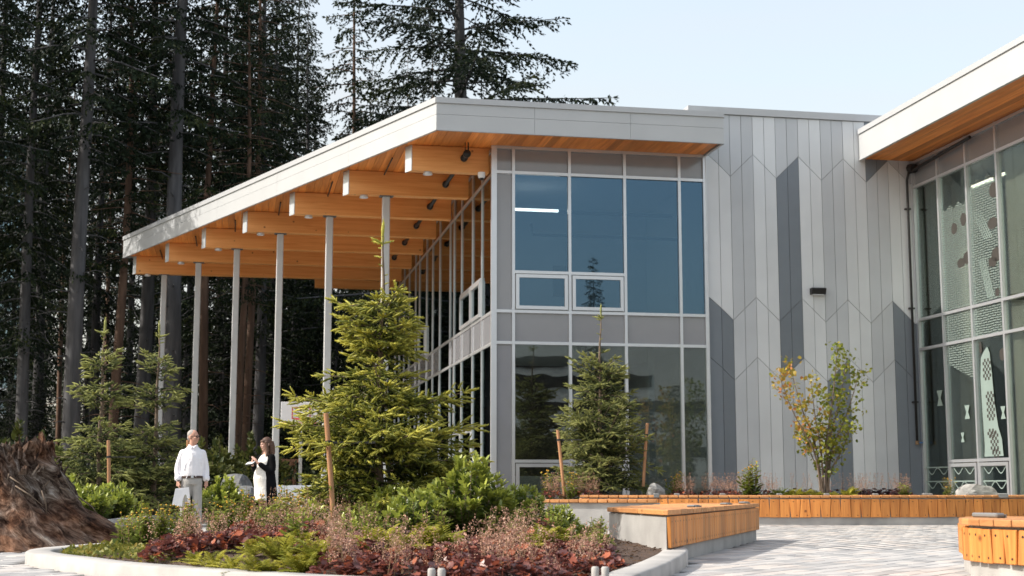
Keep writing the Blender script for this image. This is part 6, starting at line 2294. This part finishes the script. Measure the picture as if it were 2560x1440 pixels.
# standing woman, turned to the left
wa = R(-42)
wm = thing('person', 'woman in white dress and long black cardigan, hands raised with dark notebook', 'person', (-4.47, 26.0, 0.0), wa, None, 1.0)
b = MB()
HW = (0, -0.005, 1.532)
RW = head(b, HW, R(-14), R(4), 0.94)
limb(b, [(0, 0.015, 1.31), (0, 0.005, 1.40), (0, 0.0, 1.48)], [0.056, 0.048, 0.047])
torso(b, [(0.80, 0.155, 0.11, 0, 0), (0.95, 0.135, 0.11, 0, -0.01), (1.10, 0.125, 0.10, 0, -0.01), (1.22, 0.142, 0.105, 0, -0.01), (1.31, 0.140, 0.085, 0, 0.01), (1.36, 0.06, 0.055, 0, 0.01)])
aR = [(-0.160, 0.01, 1.295), (-0.205, -0.02, 1.05), (-0.085, -0.235, 1.165)]
aL = [(0.160, 0.01, 1.295), (0.205, -0.02, 1.05), (0.055, -0.225, 1.195)]
limb(b, aR, [0.046, 0.040, 0.024])
limb(b, aL, [0.046, 0.040, 0.024])
hand(b, aR[-1], (0.55, -0.5, 0.25), (0.5, 0.3, 0.8), 0.5, (-0.2, -0.3, 1))
hand(b, aL[-1], (-0.5, -0.35, 0.75), (-0.6, -0.3, -0.4), 0.35, (-0.5, 0.2, 0.8))
for s in (-1, 1):
    limb(b, [(s * 0.08, 0, 0.84), (s * 0.085, -0.01, 0.46), (s * 0.08, 0.02, 0.07)], [0.085, 0.052, 0.034])
link('body', fuse('body', b, M['skin_pale'], 0.0075, 2), wm)
face_bits(wm, HW, RW)
h = MB()
h.ball((0, 0.022, 0.045), (0.086, 0.100, 0.092), 18, 12)
h.ball((0, -0.066, 0.060), (0.062, 0.034, 0.030), 14, 10)
for s in (-1, 1):
    h.tube([(s * 0.072, -0.03, 0.05), (s * 0.085, -0.015, -0.03), (s * 0.088, -0.010, -0.12), (s * 0.085, -0.035, -0.225), (s * 0.075, -0.06, -0.29)], [0.030, 0.028, 0.030, 0.026, 0.012], 10)
h.tube([(0, 0.09, 0.05), (0, 0.100, -0.05), (0, 0.095, -0.15), (0, 0.09, -0.24)], [0.06, 0.072, 0.075, 0.05], 12)
for s in (-1, 1):
    h.tube([(s * 0.05, 0.07, 0.0), (s * 0.06, 0.075, -0.12), (s * 0.055, 0.07, -0.24)], [0.045, 0.045, 0.03], 10)
h.v = [tuple(RW @ Vector(v) + Vector(HW)) for v in h.v]
link('hair', fuse('hair', h, M['hair_brown'], 0.008, 2), wm)
dr = MB()
torso(dr, [(0.53, 0.205, 0.165, 0, -0.015), (0.62, 0.200, 0.165, 0, -0.02), (0.78, 0.190, 0.165, 0, -0.03), (0.92, 0.180, 0.175, 0, -0.05), (1.02, 0.160, 0.165, 0, -0.05), (1.12, 0.148, 0.135, 0, -0.03), (1.22, 0.158, 0.125, 0, -0.015), (1.30, 0.150, 0.095, 0, 0.005), (1.345, 0.09, 0.07, 0, 0.012)], 24)
r_ = random.Random(6)
for k in range(16):
    a = r_.uniform(-3.0, -0.1)
    z = r_.uniform(0.60, 0.95)
    dr.tube([(0.186 * math.cos(a), -0.03 + 0.170 * math.sin(a), z), (0.198 * math.cos(a), -0.02 + 0.168 * math.sin(a), z - 0.08)], [0.004, 0.008], 6)
link('dress', fuse('dress', dr, M['dress'], 0.010, 2), wm)
cg = MB()
rows = [(0.30, 0.245, 0.21, 0.0, 0.03), (0.5, 0.240, 0.205, 0.0, 0.02), (0.8, 0.222, 0.19, 0.0, 0.0), (1.0, 0.198, 0.175, 0.0, -0.01), (1.15, 0.180, 0.150, 0.0, -0.005), (1.28, 0.178, 0.118, 0.0, 0.01), (1.35, 0.110, 0.082, 0, 0.02)]
rings = []
for z, rx, ry, x, y in rows:
    g0, g1 = R(-38), R(238)
    if z > 1.3:
        g0, g1 = R(-50), R(230)
    o_ = [(x + rx * math.cos(g0 + (g1 - g0) * k / 22), y + ry * math.sin(g0 + (g1 - g0) * k / 22), z) for k in range(23)]
    i_ = [(x + (rx - 0.03) * math.cos(g1 - (g1 - g0) * k / 22), y + (ry - 0.03) * math.sin(g1 - (g1 - g0) * k / 22), z) for k in range(23)]
    rings.append(o_ + i_)
cg.loft(rings)
for arm in (aR, aL):
    e_ = Vector(arm[1]).lerp(Vector(arm[2]), 0.80)
    limb(cg, [arm[0], arm[1], tuple(e_)], [0.066, 0.060, 0.046])
link('cardigan', fuse('cardigan', cg, M['black_cloth'], 0.011, 2), wm)
for s in (-1, 1):
    sb = MB()
    sb.ball((s * 0.085, -0.04, 0.03), (0.038, 0.11, 0.034), 14, 8)
    sb.ball((s * 0.085, 0.02, 0.05), (0.034, 0.045, 0.045), 12, 8)
    link('shoe', fuse('shoe', sb, M['black'], 0.010, 2), wm)
def wworld(p):
    c, s = math.cos(wa), math.sin(wa)
    return (-4.47 + p[0] * c - p[1] * s, 26.0 + p[0] * s + p[1] * c, p[2])
nb_ = thing('notebook', 'small dark notebook in the raised hands of the woman', 'notebook', wworld((-0.03, -0.315, 1.185)), wa)
part('cover', MB().box(-0.085, 0.085, -0.055, 0.055, -0.012, 0.012), M['black'], nb_, False, 0.004, rot=(R(24), R(-6), R(16)))
part('page', MB().box(-0.080, 0.080, -0.050, 0.050, 0.0125, 0.016), M['paper'], nb_, rot=(R(24), R(-6), R(16)))
